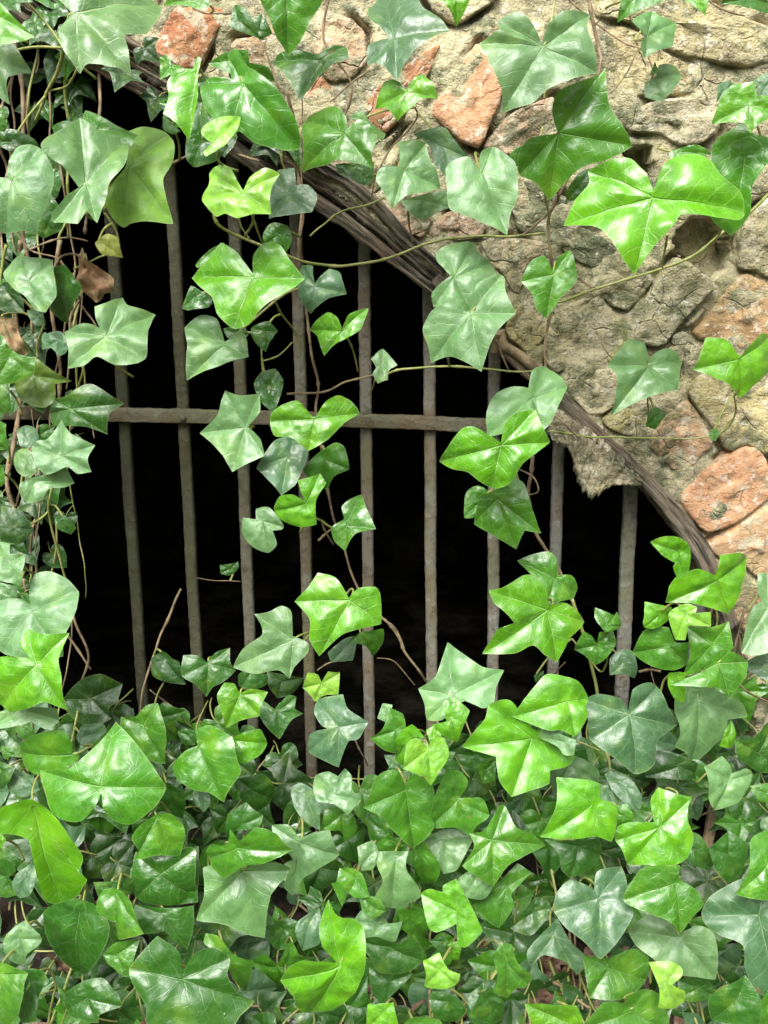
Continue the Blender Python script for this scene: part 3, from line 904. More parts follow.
PLANTS = {
 'A':  ((30, 10),  "ivy strand with big pale leaves in the top left corner, one yellow green leaf", 
        [([(12, 20, .07), (24, 100, .07), (20, 200, .08), (30, 270, .08)], 4, 1), ([(98, -10, .08), (99, 70, .07), (99, 118, .09), (90, 190, .09), (85, 235, .09)], 3.2, 1),
         ([(64, 48, .16), (56, 75, .12), (45, 96, .1), (36, 120, .08)], 3.2, 0), ([(79, 65, .15), (68, 86, .12), (48, 92, .1)], 2, 0),
         ([(104, 212, .12), (116, 232, .11), (117, 250, .1), (96, 258, .1), (74, 270, .09)], 2, 0), ([(30, 250, .09), (60, 238, .1), (88, 241, .1)], 1.8, 1),
         ([(54, 268, .1), (60, 256, .11), (76, 255, .12), (83, 268, .12)], 2.2, 1), ([(10, 225, .09), (30, 250, .09), (60, 262, .09), (80, 300, .09)], 1.8, 1)]),
 'A2': ((20, 300), "ivy strand at left edge with withered brown leaves and a spotted five lobed leaf",
        [([(22, 240, .07), (14, 300, .06), (22, 380, .06), (16, 440, .06)], 4.5, 1), ([(60, 240, .07), (52, 310, .07), (60, 370, .06), (58, 420, .06)], 4, 1),
         ([(80, 300, .1), (70, 320, .1), (72, 345, .1), (66, 390, .09)], 2.4, 1), ([(45, 322, .11), (38, 345, .1), (38, 356, .1)], 2.2, 0), ([(82, 305, .1), (92, 318, .1), (98, 330, .12)], 1.8, 1)]),
 'A3': ((20, 420), "small lobed pale ivy cluster on a drooping strand left of the leftmost bar",
        [([(18, 420, .06), (8, 480, .06), (20, 540, .06), (14, 600, .06)], 4.5, 1), ([(62, 410, .06), (66, 440, .08), (50, 490, .1), (50, 520, .09), (60, 560, .08), (68, 590, .07)], 2.6, 0),
         ([(30, 440, .06), (26, 500, .06), (36, 560, .06), (34, 620, .06)], 3, 1)]),
 'A4': ((60, 680), "broad pale ivy leaf with a bright green leaf over it at middle left edge",
        [([(68, 590, .07), (74, 620, .07), (88, 655, .07), (80, 690, .07), (82, 720, .06)], 2.8, 1), ([(34, 560, .06), (44, 600, .07), (70, 640, .06), (92, 670, .06)], 2.6, 1),
         ([(30, 700, .09), (24, 740, .09), (30, 790, .09)], 3, 1)]),
 'J1': ((150, 830), "dark green ground ivy at lower left with one large half pale leaf",
        [([(181, 589, .03), (161, 635, .04), (145, 679, .06), (141, 715, .08), (150, 760, .1)], 2.6, 1), ([(150, 689, .05), (178, 712, .05), (195, 730, .05)], 1.4, 1),
         ([(140, 753, .10), (160, 770, .11), (190, 787, .11), (230, 800, .11)], 7, 1), ([(8, 841, .16), (12, 878, .15), (10, 910, .15)], 3.4, 1),
         ([(78, 715, .12), (70, 745, .13), (74, 760, .1)], 2, 0), ([(90, 760, .1), (130, 850, .14), (120, 950, .2)], 3, 1)]),
 'J2': ((110, 1000), "mass of ground ivy in bottom left corner with a large dark speckled leaf",
        [([(80, 895, .25), (79, 935, .26), (67, 981, .3), (50, 1024, .33)], 2.8, 0), ([(30, 950, .28), (75, 951, .27), (100, 955, .25)], 1.6, 0),
         ([(14, 1010, .33), (25, 1020, .33), (60, 1030, .34)], 2.2, 0), ([(150, 960, .2), (230, 1000, .25), (300, 1010, .28)], 2.5, 1)]),
 'K1': ((260, 820), "ground ivy below the left bars with a lobed leaf resting on a split pale one",
        [([(235, 873, .235), (240, 892, .24), (246, 910, .245)], 6.5, 1), ([(200, 720, .05), (230, 770, .08), (260, 830, .11), (300, 880, .15)], 2.6, 1), ([(265, 786, .05), (300, 778, .06), (370, 780, .06)], 1.8, 0)]),
 'K2': ((330, 1000), "ground ivy at bottom centre with a large glossy yellow green leaf",
        [([(300, 905, .2), (340, 940, .22), (400, 980, .25)], 2.6, 1), ([(354, 985, .26), (375, 998, .27), (395, 1000, .27)], 2.4, 1), ([(430, 990, .26), (430, 1020, .28)], 3, 1), ([(450, 988, .28), (465, 1000, .29), (470, 1020, .3)], 2, 0)]),
 'L1': ((430, 820), "ivy clump in front of the middle bars with young lime leaves at its top",
        [([(430, 700, .08), (445, 760, .1), (440, 830, .12), (470, 880, .14)], 3.2, 1), ([(453, 740, .09), (455, 800, .1)], 3, 1), ([(440, 890, .14), (480, 840, .15), (490, 820, .14)], 2, 0)]),
 'L2': ((480, 960), "low ivy runner trailing over dead leaves at bottom right of centre",
        [([(457, 1021, .31), (480, 996, .3), (499, 968, .29), (514, 948, .27), (535, 930, .25), (551, 911, .23), (556, 898, .21), (552, 872, .19), (547, 851, .17), (547, 811, .15)], 3.2, 0),
         ([(549, 960, .27), (560, 985, .28), (566, 1001, .29)], 2.8, 0), ([(531, 968, .26), (565, 990, .27), (591, 1008, .28), (602, 1000, .29), (612, 988, .3)], 2.8, 1), ([(484, 930, .24), (500, 945, .26), (514, 948, .27)], 2, 0)]),
 'M1': ((560, 740), "glossy ivy clump with one very shiny bright leaf right of the middle bars",
        [([(571, 599, .09), (584, 635, .09), (597, 694, .09), (601, 720, .1), (609, 760, .11), (620, 803, .13), (618, 830, .14)], 3.6, 0), ([(572, 638, .09), (590, 660, .09), (603, 672, .1), (608, 645, .13), (609, 632, .13)], 1.8, 0),
         ([(570, 738, .12), (585, 744, .12), (601, 752, .12)], 1.8, 0), ([(551, 680, .05), (557, 670, .06), (565, 662, .07)], 1.4, 1)]),
 'M2': ((620, 860), "ground ivy at lower right with three bright leaves one above another",
        [([(609, 740, .1), (612, 790, .13), (622, 815, .15), (640, 840, .17), (660, 870, .19)], 2.8, 0), ([(614, 848, .19), (620, 862, .19), (626, 875, .18)], 1.5, 1), ([(660, 785, .13), (678, 779, .13), (690, 790, .11)], 1.8, 0), ([(697, 818, .12), (712, 812, .12), (743, 805, .12)], 1.8, 1)]),
 'G':  ((500, 420), "ivy strand hanging in front of the right bars, glossy leaf over the crossbar end",
        [([(534, 456, .1), (531, 475, .1), (529, 495, .1), (534, 530, .1), (550, 555, .1), (561, 572, .09), (571, 599, .09)], 3.6, 1), ([(516, 470, .12), (520, 490, .12), (528, 510, .11)], 2.4, 0),
         ([(520, 470, .12), (534, 478, .12), (538, 492, .12), (530, 495, .11)], 1.6, 1),
         ([(389, 373, .08), (403, 369, .09), (446, 366.5, .1), (489, 369, .1), (512, 371, .1), (536, 372, .1)], 2.2, 0), ([(446, 350, .14), (448, 362, .11), (450, 367, .1)], 2, 0),
         ([(497, 340, .12), (502, 355, .11), (509, 370, .1)], 2, 1), ([(554, 416, .11), (567, 427, .11), (580, 437, .1)], 2, 1)]),
 'E':  ((560, 60), "ivy strand climbing straight down the wall above the arch's right side",
        [([(588, -10, .09), (593, 20, .09), (600, 50, .09), (601, 66, .1), (590, 120, .1), (565, 185, .11), (548, 222, .1), (552, 260, .1), (556, 280, .1), (551, 313, .1), (545, 345, .1), (544, 372, .1)], 3, 1),
         ([(544, 100, .12), (556, 0, .1), (558, -10, .1)], 2, 0), ([(538, 178, .13), (545, 195, .12), (549, 225, .1)], 2, 0), ([(558, 190, .12), (556, 205, .11), (530, 230, .1), (520, 236, .1)], 2.2, 1)]),
 'D':  ((380, 60), "ivy strand with matt grey green leaves over the top of the timber and bricks",
        [([(330, -10, .1), (325, 40, .1), (352, 90, .1), (330, 140, .1), (310, 170, .09)], 2, 1), ([(371, 69, .1), (355, 80, .1), (340, 94, .1), (330, 102, .1)], 1.6, 1), ([(415, 108, .13), (416, 120, .12), (390, 150, .1), (376, 180, .1), (372, 205, .09)], 1.6, 1),
         ([(384, 198, .1), (370, 205, .1), (340, 212, .1), (320, 226, .09), (310, 236, .09)], 2, 0), ([(408, 214, .12), (409, 228, .11), (412, 242, .1)], 1.8, 1)]),
 'B':  ((230, 60), "shiny ivy cluster with two lime leaves at upper left above the grate",
        [([(180, -10, .09), (200, 10, .1), (225, 14, .1), (250, 20, .1), (280, 90, .1), (296, 150, .1)], 2, 1), ([(128, 176, .12), (160, 170, .11), (188, 156, .1), (215, 150, .1), (260, 160, .1)], 2.6, 1),
         ([(213, 215, .13), (217, 225, .13), (231, 233, .12), (261, 246, .11), (288, 256, .11), (315, 264, .1), (355, 265, .09), (384, 260, .09), (419, 245, .1), (443, 240, .1), (486, 236, .1), (512, 236, .1), (545, 233, .1)], 2.8, 0),
         ([(218, 153, .19), (219, 162, .17), (232, 190, .15), (240, 222, .13), (250, 240, .12)], 1.7, 0), ([(251, 214, .16), (258, 230, .14), (263, 246, .12)], 1.8, 0), ([(282, 140, .12), (284, 165, .11), (292, 175, .1)], 1.8, 0)]),
 'C':  ((310, 320), "ivy strand dangling in front of the centre left bars, wide bright leaf on top",
        [([(288, 92, .11), (295, 130, .1), (299, 170, .09), (301, 215, .09), (298, 250, .09), (306, 312, .08), (312, 350, .08), (318, 384, .08), (316, 412, .09), (322, 450, .1), (327, 487, .1), (336, 524, .1), (346, 554, .1), (357, 587, .1), (368, 605, .1)], 2.8, 1),
         ([(303, 75, .1), (302, 160, .1), (303, 215, .1), (300, 240, .1), (296, 268, .1), (300, 300, .1)], 1.2, 1),
         ([(275, 300, .15), (283, 315, .12), (293, 328, .1), (300, 345, .09)], 2, 0), ([(262, 335, .1), (262, 355, .1), (262, 374, .09)], 1.8, 0), ([(262, 360, .09), (280, 355, .09), (292, 342, .09)], 1.6, 0),
         ([(286, 394, .09), (305, 393.5, .09), (329, 391, .09), (345, 383, .09), (360, 378, .09), (385, 372, .1)], 2.2, 1), ([(347, 337, .14), (353, 350, .11), (358, 372, .09)], 1.7, 0),
         ([(318, 540, .1), (325, 533, .1), (336, 524, .1)], 2.4, 1), ([(320, 520, .12), (326, 534, .11), (334, 545, .1)], 2, 1), ([(197, 578, .02), (215, 580, .015), (240, 581, .01)], 1, 1)]),
 'C2': ((370, 660), "end of the dangling ivy strand with one large half shining leaf before the centre bar",
        [([(357, 587, .1), (375, 610, .1), (388, 622, .1), (400, 640, .1), (403, 648, .1), (414, 664, .1), (426, 682, .09)], 2.8, 1), ([(383, 619, .1), (396, 628, .1), (404, 650, .1)], 1.4, 1),
         ([(318, 670, .08), (330, 662, .08), (345, 661, .08)], 1.4, 1), ([(378, 658, .07), (395, 662, .07), (415, 685, .07)], 1.2, 1), ([(353, 735, .1), (361, 752, .1), (368, 765, .08)], 1.8, 1)]),
 'R':  ((384, 360), "one small pale ivy shoot leaf standing alone between two middle bars",
        [([(378, 373, .09), (374, 385, .08), (368, 395, .06)], 1.4, 0)]),
 'N1': ((690, 660), "tangle of glossy bright ivy beside the brick at middle right edge",
        [([(716, 608, .12), (716, 625, .11), (700, 660, .1), (695, 690, .09)], 2, 0), ([(640, 672, .06), (650, 670, .08), (660, 671, .1)], 3, 1), ([(735, 680, .1), (755, 696, .1), (775, 705, .1)], 2, 1), ([(655, 690, .06), (652, 670, .06), (656, 662, .08)], 1.2, 1)]),
 'N2': ((700, 760), "large dull grey green ivy leaf and veined neighbour at right under the last bar",
        [([(640, 720, .1), (650, 760, .11), (670, 800, .13)], 2.6, 1), ([(700, 740, .1), (720, 790, .12)], 2.6, 1)]),
 'Q1': ((690, 980), "dense dark and glossy ground ivy filling the bottom right corner",
        [([(610, 900, .2), (650, 940, .22), (700, 990, .26)], 3, 1), ([(720, 975, .25), (730, 985, .25), (742, 980, .26)], 1.6, 0), ([(590, 1010, .3), (600, 1000, .31), (612, 990, .31)], 4, 1), ([(582, 890, .2), (600, 930, .2), (640, 960, .22)], 2, 1)]),
 'F':  ((690, 200), "very large glossy ivy leaf and companions on a runner at upper right wall",
        [([(790, 178, .09), (768, 195, .1), (748, 213, .11), (729, 228, .11), (699, 251, .11), (680, 262, .11), (662, 268, .11), (629, 278, .11), (592, 291, .11), (562, 301, .1), (540, 306, .1)], 3, 0),
         ([(668, 235, .15), (665, 250, .13), (662, 268, .11)], 2.2, 0), ([(721, 225, .15), (718, 235, .13), (708, 246, .11)], 2, 0), ([(575, 278, .1), (585, 284, .1), (596, 291, .11)], 1.8, 1), ([(757, 125, .14), (766, 150, .12), (772, 185, .1)], 2.2, 0)]),
 'T':  ((650, 20), "small pale ivy sprig on tan stones at the top right",
        [([(560, -10, .09), (585, 15, .09), (620, 40, .09), (645, 50, .1), (655, 75, .1), (650, 95, .1)], 1.6, 1), ([(700, -10, .1), (715, 5, .1), (745, 15, .1)], 2, 1), ([(635, 55, .09), (625, 75, .09), (612, 92, .085)], 1.3, 1)]),
 'H':  ((720, 380), "sparse ivy tendril with a pale fan leaf crossing the right hand bricks",
        [([(547, 432, .1), (579, 435, .095), (612, 437, .095), (645, 437.5, .09), (680, 437.5, .09), (705, 437, .09), (716, 436, .09)], 1.7, 0), ([(716, 436, .09), (729, 425, .09), (735, 410, .1), (734, 391, .12)], 2, 0), ([(648, 395, .13), (648, 410, .11), (650, 422, .1)], 1.6, 0)]),
}
BRIGHT_FILL = 0
roots = {}
stempts = {}
for key, (rp, lab, stems) in PLANTS.items():
    d0 = 0.08 + max(0, (rp[1] - 650) / 374) * 0.18
    c = P(rp[0], rp[1], d0)
    ro = empty("ivy_vine", c)
    tag(ro, lab, "ivy", "ivy vines over the grate, wall and ground")
    roots[key] = (ro, c)
    pool = []
    for pl, rpx, woody in stems:
        pts, rad = stem_path(pl, rpx / 2 * 1.08)
        pool += pts
        v, f = tube_data(pts, rad)
        mesh_obj("stem", v, f, M_WOODSTEM if woody else M_GREENSTEM, ro, loc=c)
    stempts[key] = pool

def depth_of(d, py):
    return (0.10 if d < 9.5 else 0.115) + (d - 10) * 0.0125 + max(0.0, (py - 650) / 374.0) * 0.26

LEAFDATA = '''#A
@0 0
P 20 228,40 : 150,-15 215,38 178,95 190,150 232,198 262,180 340,188 382,182 382,140 372,98 430,72 472,0 470,-50 330,-70 200,-50
B 20 -20,40 : -10,-5 40,50 92,100 60,120 0,132 -60,100 -60,20
P 18 -20,180 : 0,132 40,130 78,200 22,230 5,292 -40,260 -60,180
M 16 -15,350 : 0,320 18,350 15,380 0,390 -40,360
N 14 60,-10 : 20,-30 100,-20 95,5 60,12 20,20
P 20 258,548 : 130,450 205,390 238,355 300,395 385,400 378,500 330,560 322,600 292,672 262,640 235,680 160,665 155,645 200,590 238,565 190,510 140,480
M 17 290,390 : 255,330 300,350 355,380 410,400 380,450 290,450 250,400
V 15 392,500 : 375,400 430,382 490,390 522,430 520,480 490,540 508,655 420,662 350,665 318,620 330,570 380,500
N 12 160,640 : 150,580 190,640 180,690 120,712 100,680
@0 128
P 18 38,158 : 25,120 45,60 80,45 125,60 158,130 150,190 95,300 60,296 -10,298 -60,230 -30,150 20,150
N 14 40,40 : 0,10 40,5 100,30 118,60 70,60 30,70 -20,40
Y 12 300,340 : 285,345 320,318 350,325 360,382 305,378
W 11 258,405 : 235,380 250,360 270,400 300,420 345,455 345,490 320,500 290,525 250,490 235,450
#A2
W 12 10,575 : -20,560 40,575 60,620 90,670 60,690 20,690 -20,640
P 17 85,462 : 5,430 50,365 85,385 150,385 155,420 165,495 130,545 100,540 75,505 50,490 30,470
N 15 185,450 : 160,420 200,410 240,470 235,500 180,588 135,550 150,510 170,480
D 13 10,480 : 0,470 30,460 70,510 70,550 30,555 0,540 -20,500
G 15 105,550 : 80,545 130,545 130,585 105,590 85,565
G 16 175,635 : 125,620 180,610 205,640 200,670 175,685 155,660 125,665
P 19 318,625 : 285,540 320,530 365,498 385,530 462,540 445,600 440,680 400,710 340,712 290,690 250,715 200,710 205,660 190,605 250,590 300,602 290,580
M 17 30,685 : -20,620 10,625 30,660 60,680 105,690 100,740 40,765 -20,770
@0 256
O 14 100,360 : 100,300 160,345 215,375 165,385 165,430 130,455 60,430 45,380 90,350
M 16 0,400 : 0,375 30,380 30,460 0,470 -30,420
#A3
@0 384
N 15 215,75 : 150,45 205,35 255,0 290,10 348,58 320,90 305,152 260,130 215,125 160,125 140,90 150,65
P 18 185,215 : 95,190 115,170 145,165 180,108 215,150 283,182 265,225 272,262 235,270 205,250 175,262 140,272 115,250
G 16 80,165 : 50,140 70,122 105,130 115,165 95,190 60,185
P 17 80,230 : 45,200 75,190 105,220 112,260 80,282 50,262 38,225
P 18 105,290 : 62,300 90,285 150,268 195,245 218,295 190,310 150,315 120,350 80,358 62,330
N 10 185,405 : 165,400 195,395 228,430 210,448 175,435
M 15 0,150 : -20,100 20,120 25,190 0,200 -20,190
M 15 -5,270 : -20,240 10,245 18,290 0,310 -20,300
D 11 40,430 : 0,370 60,380 100,440 60,480 0,470
P 18 30,540 : -20,480 0,472 30,480 30,510 70,510 75,530 60,600 20,595 -20,585
P 16 10,620 : -20,590 20,600 50,605 45,650 10,650 -20,640
#A4
@0 512
P 18 95,300 : -10,280 30,260 75,265 100,290 90,240 105,190 145,178 200,200 233,245 225,310 195,370 175,430 100,440 0,420 -40,340
B 22 110,460 : 60,395 75,352 130,365 195,365 180,440 188,500 185,598 130,570 80,590 0,605 -40,560 -30,480 0,435 90,438
P 17 60,590 : 0,600 80,585 175,590 170,630 140,652 90,630 30,648 -30,650 -30,610
#J1
D 8 270,560 : 190,560 250,500 310,485 360,520 355,560 330,590 335,620 280,640 210,610
D 8 495,445 : 455,440 490,418 520,440 540,450 545,520 500,510 460,490
M 13 430,640 : 360,615 410,612 440,580 470,575 500,650 485,760 440,740 420,710 370,655
N 12 625,455 : 550,430 590,430 620,450 650,420 690,408 690,450 708,475 670,510 640,525 620,555 590,520 545,490
@0 640
M 15 215,345 : 35,355 60,310 130,275 190,268 215,300 215,340 240,350 200,385 130,400 70,395
M 18 303,440 : 95,400 200,388 240,360 300,300 330,250 380,290 430,350 488,440 470,490 430,530 390,558 350,550 315,515 305,460 285,500 240,545 190,545 140,520 115,450
G 11 250,290 : 230,290 250,255 310,250 320,275 260,320 240,310
M 13 80,260 : 45,270 90,245 110,290 75,310
B 14 0,610 : 0,580 18,600 0,640 -20,620
G 12 60,410 : 20,430 50,395 100,410 110,450 70,470 30,455
N 13 10,400 : -20,360 40,380 30,420 0,450 -20,440
M 14 15,335 : 0,320 30,318 40,345 10,360
@0 768
B 17 100,120 : -30,120 0,112 90,88 130,110 190,160 250,260 235,320 260,340 220,410 170,442 130,420 115,370 105,300 90,220 40,190 -30,180
M 16 470,150 : 395,200 420,165 470,140 510,130 545,160 555,200 540,272 500,260 460,258 405,272 415,240
N 11 500,60 : 470,30 540,60 560,100 545,160 500,130 440,130 480,80
N 13 480,320 : 400,260 460,262 560,240 585,260 580,410 540,420 400,400 390,350
N 12 490,440 : 405,410 500,420 580,415 580,480 560,552 520,520 490,490 430,500 400,450
M 16 350,380 : 298,400 320,360 370,370 400,400 425,500 335,525 345,470 300,430
N 13 340,350 : 280,345 400,332 395,385 330,390 300,400
#J2
P 15 60,510 : 12,520 40,480 75,458 120,500 118,530 80,560 70,595 30,580
G 13 80,320 : 35,350 60,310 110,278 105,340 90,380 50,390
N 13 240,430 : 130,430 190,400 240,390 300,420 330,480 300,560 230,640 190,650 140,560 120,490
M 16 0,620 : -20,582 30,588 85,615 70,680 50,740 0,790 -30,700
N 14 100,640 : 80,600 130,605 150,640 120,680 110,760 60,770 50,710 90,660
M 13 350,560 : 310,560 350,520 415,520 400,580 385,630 330,590
N 12 260,690 : 190,680 250,640 310,632 350,690 355,720 300,740 290,768 200,740
@128 768
N 17 160,635 : 5,600 90,500 155,550 160,620 200,555 260,535 305,570 300,620 330,680 380,710 340,745 300,790 60,790 55,710 20,660
M 13 290,560 : 230,505 270,505 320,560 375,580 370,620 350,690 310,630 300,570 230,530
#K1
@128 512
P 16 495,385 : 380,305 420,300 460,282 490,300 490,370 535,390 540,420 500,465 485,500 450,475 380,485 315,465 345,410 400,370 400,340
B 17 335,550 : 268,550 290,512 320,515 335,545 370,530 420,540 400,580 395,612 340,625 292,650 280,600
N 10 370,480 : 330,490 360,470 420,490 415,520 370,535 335,525
N 13 450,600 : 400,560 430,600 480,550 505,555 500,590 525,605 490,625 455,682 420,650 395,610
D 8 460,510 : 420,480 480,490 530,500 500,540 450,560 420,520
@128 640
M 15 215,315 : 140,375 180,330 210,318 205,270 250,255 300,280 320,300 330,360 335,400 300,450 275,490 240,460 195,450 145,410
B 14 320,300 : 305,300 350,275 395,268 410,310 395,345 350,370 320,350
N 9 180,285 : 145,275 180,265 210,280 200,315 165,310
G 11 215,465 : 195,450 240,460 245,490 225,515 200,490
N 10 370,450 : 330,420 400,400 440,440 440,490 390,520 340,480
@128 768
P 15 345,310 : 225,300 260,290 330,330 350,300 440,280 495,310 430,380 405,520 350,500 310,480 270,465 200,462 215,420 230,380
M 19 328,240 : 225,260 250,230 300,225 310,180 340,215 385,178 440,200 478,265 410,285 350,290 290,333 240,290
P 17 518,225 : 430,175 480,170 515,210 560,190 605,188 630,270 560,310 520,340 485,400 462,360 500,300 480,250 440,210
G 13 530,80 : 490,60 520,45 580,85 575,140 570,185 530,160 500,115
P 15 620,80 : 555,60 560,20 600,10 630,25 650,0 672,25 670,60 698,95 660,140 620,110 570,100
M 12 640,140 : 590,120 650,118 680,150 690,200 655,225 640,190 580,190
N 11 340,170 : 300,140 350,110 400,150 390,180 310,190 290,220
N 12 80,330 : 0,300 60,270 190,240 200,300 190,410 90,410 10,390
#K2
@256 768
M 16 300,330 : 250,300 290,300 320,320 340,385 300,390 270,370 260,420 225,345 240,340
B 21 252,595 : 190,480 215,418 240,450 300,468 325,500 330,560 320,620 290,680 260,720 200,760 160,790 120,760 110,700 68,665 100,600 140,572 200,570 245,588 200,530
B 20 600,430 : 495,380 520,362 560,370 562,350 600,332 640,400 680,490 630,538 605,530 600,465 540,490 515,470
L 18 552,605 : 500,580 550,555 575,600 612,620 600,655 550,665 500,665 510,620
B 16 590,545 : 575,530 600,522 615,540 605,580 585,580
P 16 420,270 : 370,250 455,250 450,300 490,360 495,390 440,420 400,425 350,400 380,340 362,290
N 15 400,540 : 290,520 360,500 430,520 470,490 500,540 490,590 430,610 370,600 330,550
N 13 400,640 : 340,600 430,600 470,620 400,690 390,720 350,680
P 13 370,470 : 295,460 320,425 370,430 400,470 440,460 420,520 340,525
B 19 375,740 : 335,710 410,705 425,768 420,790 330,790
M 15 480,770 : 425,790 470,745 550,755 560,790
M 13 105,540 : 80,560 105,515 130,560 130,590 90,605
G 11 160,460 : 125,460 190,420 195,470 190,530 140,550 120,500
N 10 80,480 : 40,470 90,450 130,460 120,520 70,550 40,520
M 12 460,450 : 430,430 490,420 520,470 520,530 460,500 430,470
N 12 560,520 : 520,520 560,500 590,540 560,560
N 13 740,360 : 640,400 690,340 768,330 768,440 720,480 690,440 650,430
P 14 640,330 : 608,330 650,305 690,350 640,380 610,355
N 13 700,690 : 660,690 700,650 740,700 745,768 700,768 640,740
N 12 580,700 : 530,670 600,680 630,730 600,768 540,750 520,700
M 15 350,420 : 310,380 370,390 390,430 350,450 320,430
#L1
@256 640
M 18 448,450 : 320,500 350,420 380,392 420,388 445,430 470,395 525,440 520,520 530,560 480,630 450,610 400,560 370,525
M 17 605,480 : 520,500 545,440 570,395 610,390 635,425 610,475 640,470 680,475 700,525 660,555 640,588 600,560 520,570
M 14 490,620 : 480,600 500,600 550,680 530,740 490,750 475,680
P 13 560,600 : 505,600 560,570 620,570 650,600 625,650 600,690 560,700 540,660
P 19 590,165 : 485,145 540,110 570,5 620,40 680,80 740,88 720,140 710,190 680,205 640,180 600,200 560,240 510,240 505,190
B 21 585,240 : 560,190 590,175 640,215 600,310 560,290 520,260 570,245
L 23 515,330 : 438,385 450,310 480,293 515,322 530,295 560,292 575,345 545,400 530,440 500,410
M 18 420,270 : 340,300 380,265 400,205 440,220 450,270 430,300 420,345 380,330
B 20 470,290 : 415,310 440,270 470,250 510,290 480,290 445,310 440,395 400,380 420,340
P 14 385,210 : 365,235 380,190 410,195 400,250
G 16 410,365 : 385,345 430,345 435,390 400,380
B 20 535,290 : 510,270 540,255 555,290 530,330
N 12 660,350 : 600,340 700,330 720,370 690,430 650,390 610,370
M 13 690,390 : 660,370 720,360 715,420 680,430
N 11 380,570 : 330,540 380,520 420,560 400,610 340,600
M 13 400,600 : 360,610 400,580 440,620 430,650 380,640
P 12 345,640 : 305,620 350,600 370,640 350,690 310,690
@384 640
M 17 325,600 : 255,580 300,570 345,500 365,500 395,560 440,580 490,620 420,650 370,680 330,745 290,720 235,680 270,620
P 15 280,710 : 230,720 260,690 300,700 330,740 300,780 240,770
M 14 370,740 : 340,730 400,670 440,700 385,760 390,800 340,870 290,830 260,800
#M1
B 19 443,295 : 245,325 270,280 300,240 320,190 370,180 420,240 450,270 500,270 530,330 575,350 540,380 490,390 490,430 430,450 380,470 340,420 335,350
P 20 540,305 : 450,285 480,268 520,280 575,300 570,345 540,345 520,320
@384 512
B 21 550,568 : 410,610 430,560 480,490 520,490 580,510 620,560 605,580 605,620 575,675 530,655 490,655
#G
B 18 490,295 : 320,235 360,225 410,192 440,190 480,230 490,280 540,272 580,300 610,330 560,370 540,410 525,452 480,430 445,400 400,425 320,428 345,350 400,345 370,310 330,270
M 14 510,200 : 412,145 440,130 490,118 515,140 520,190 560,190 585,225 575,255 520,270 490,278 480,230 440,185
@384 384
M 14 290,350 : 240,400 245,330 280,305 310,320 300,360 270,400
M 16 340,345 : 265,420 290,340 330,320 390,280 420,300 440,360 465,450 420,440 390,498 350,470 300,440
@384 256
B 20 352,568 : 160,620 185,580 230,520 270,512 330,545 350,560 365,500 400,470 455,460 470,500 500,560 420,620 380,680 330,700 290,680 250,650 200,640
P 16 445,425 : 310,470 330,420 380,395 430,400 440,350 480,332 520,350 552,390 520,450 500,500 480,520 440,470 400,480 360,530 320,530
@384 128
P 19 262,555 : 115,600 145,550 190,535 250,550 270,520 280,470 340,430 360,440 365,490 395,550 350,600 320,650 290,725 200,680 135,690 130,650
P 17 210,450 : 160,400 165,360 220,335 275,330 285,370 320,390 335,430 290,460 265,550 240,545 150,530 145,490 200,445
#E
M 17 510,440 : 410,460 440,400 480,385 508,430 520,390 560,365 570,400 575,460 530,510 490,570 455,540 445,500
@384 0
P 18 295,520 : 185,510 200,490 250,475 285,510 290,460 325,437 360,460 395,500 400,590 380,640 370,697 300,670 200,630 190,580
P 20 478,140 : 285,125 345,95 340,60 400,40 445,80 475,130 490,80 540,35 625,30 610,80 630,150 640,215 560,245 490,270 440,310 360,322 355,270 320,200
M 18 525,400 : 400,490 410,450 440,415 520,400 505,330 530,270 640,220 665,195 668,260 680,320 720,380 748,435 680,475 600,500 560,530 495,600 450,545 405,525
M 13 400,460 : 375,465 400,440 430,440 400,500
#D
@256 0
P 18 445,510 : 360,540 375,505 430,500 425,430 470,420 510,430 520,480 540,510 558,560 500,580 450,590 410,625 390,590
G 15 560,440 : 470,400 560,385 600,430 640,475 600,500 570,530 540,500 520,440
P 15 500,600 : 435,600 500,585 570,570 580,620 540,640 500,663 460,640
G 18 415,115 : 335,30 350,0 380,-30 470,-30 500,30 550,60 580,90 530,130 480,160 440,200 420,230 380,200 335,195 340,150 400,112 350,70
B 19 455,275 : 350,310 380,240 420,240 450,270 470,240 500,220 530,250 542,285 490,300 460,330 420,355 390,320
N 14 195,180 : 45,170 70,150 120,150 180,165 230,140 270,135 280,180 230,200 190,235 130,300 110,260 80,220
M 18 90,-40 : 10,0 40,60 60,110 98,160 130,130 160,70 200,0 180,-60 90,-90 0,-40
M 17 265,400 : 120,330 150,312 230,312 270,350 272,388 310,360 340,375 360,400 345,460 340,490 250,480 200,490 115,490 130,430
P 14 330,360 : 280,350 320,330 340,365 390,400 380,420 350,400
N 12 290,500 : 240,490 300,490 355,480 350,540 320,555 250,520
B 19 600,0 : 550,0 580,30 605,80 640,0 600,-30
N 14 10,90 : -20,60 20,40 50,100 10,120
#B
@0 0
N 15 715,60 : 690,80 700,10 740,30 768,80 768,105 720,95
M 15 590,0 : 480,0 530,-30 620,-30 630,20 600,30 540,15
@128 0
M 20 345,250 : 215,250 250,230 310,235 300,180 290,155 330,150 360,200 410,235 450,270 475,310 495,350 495,405 460,430 380,425 330,390 310,400 260,360 230,320
M 16 320,180 : 240,190 290,160 360,150 365,190 420,200 440,240 350,240
B 19 205,215 : 120,260 150,215 195,210 210,170 220,180 208,230 210,290 195,340 175,402 140,365 105,340 125,290
L 23 255,430 : 222,390 245,365 285,345 335,342 330,380 300,430 270,450 235,472 225,460 250,430 225,410
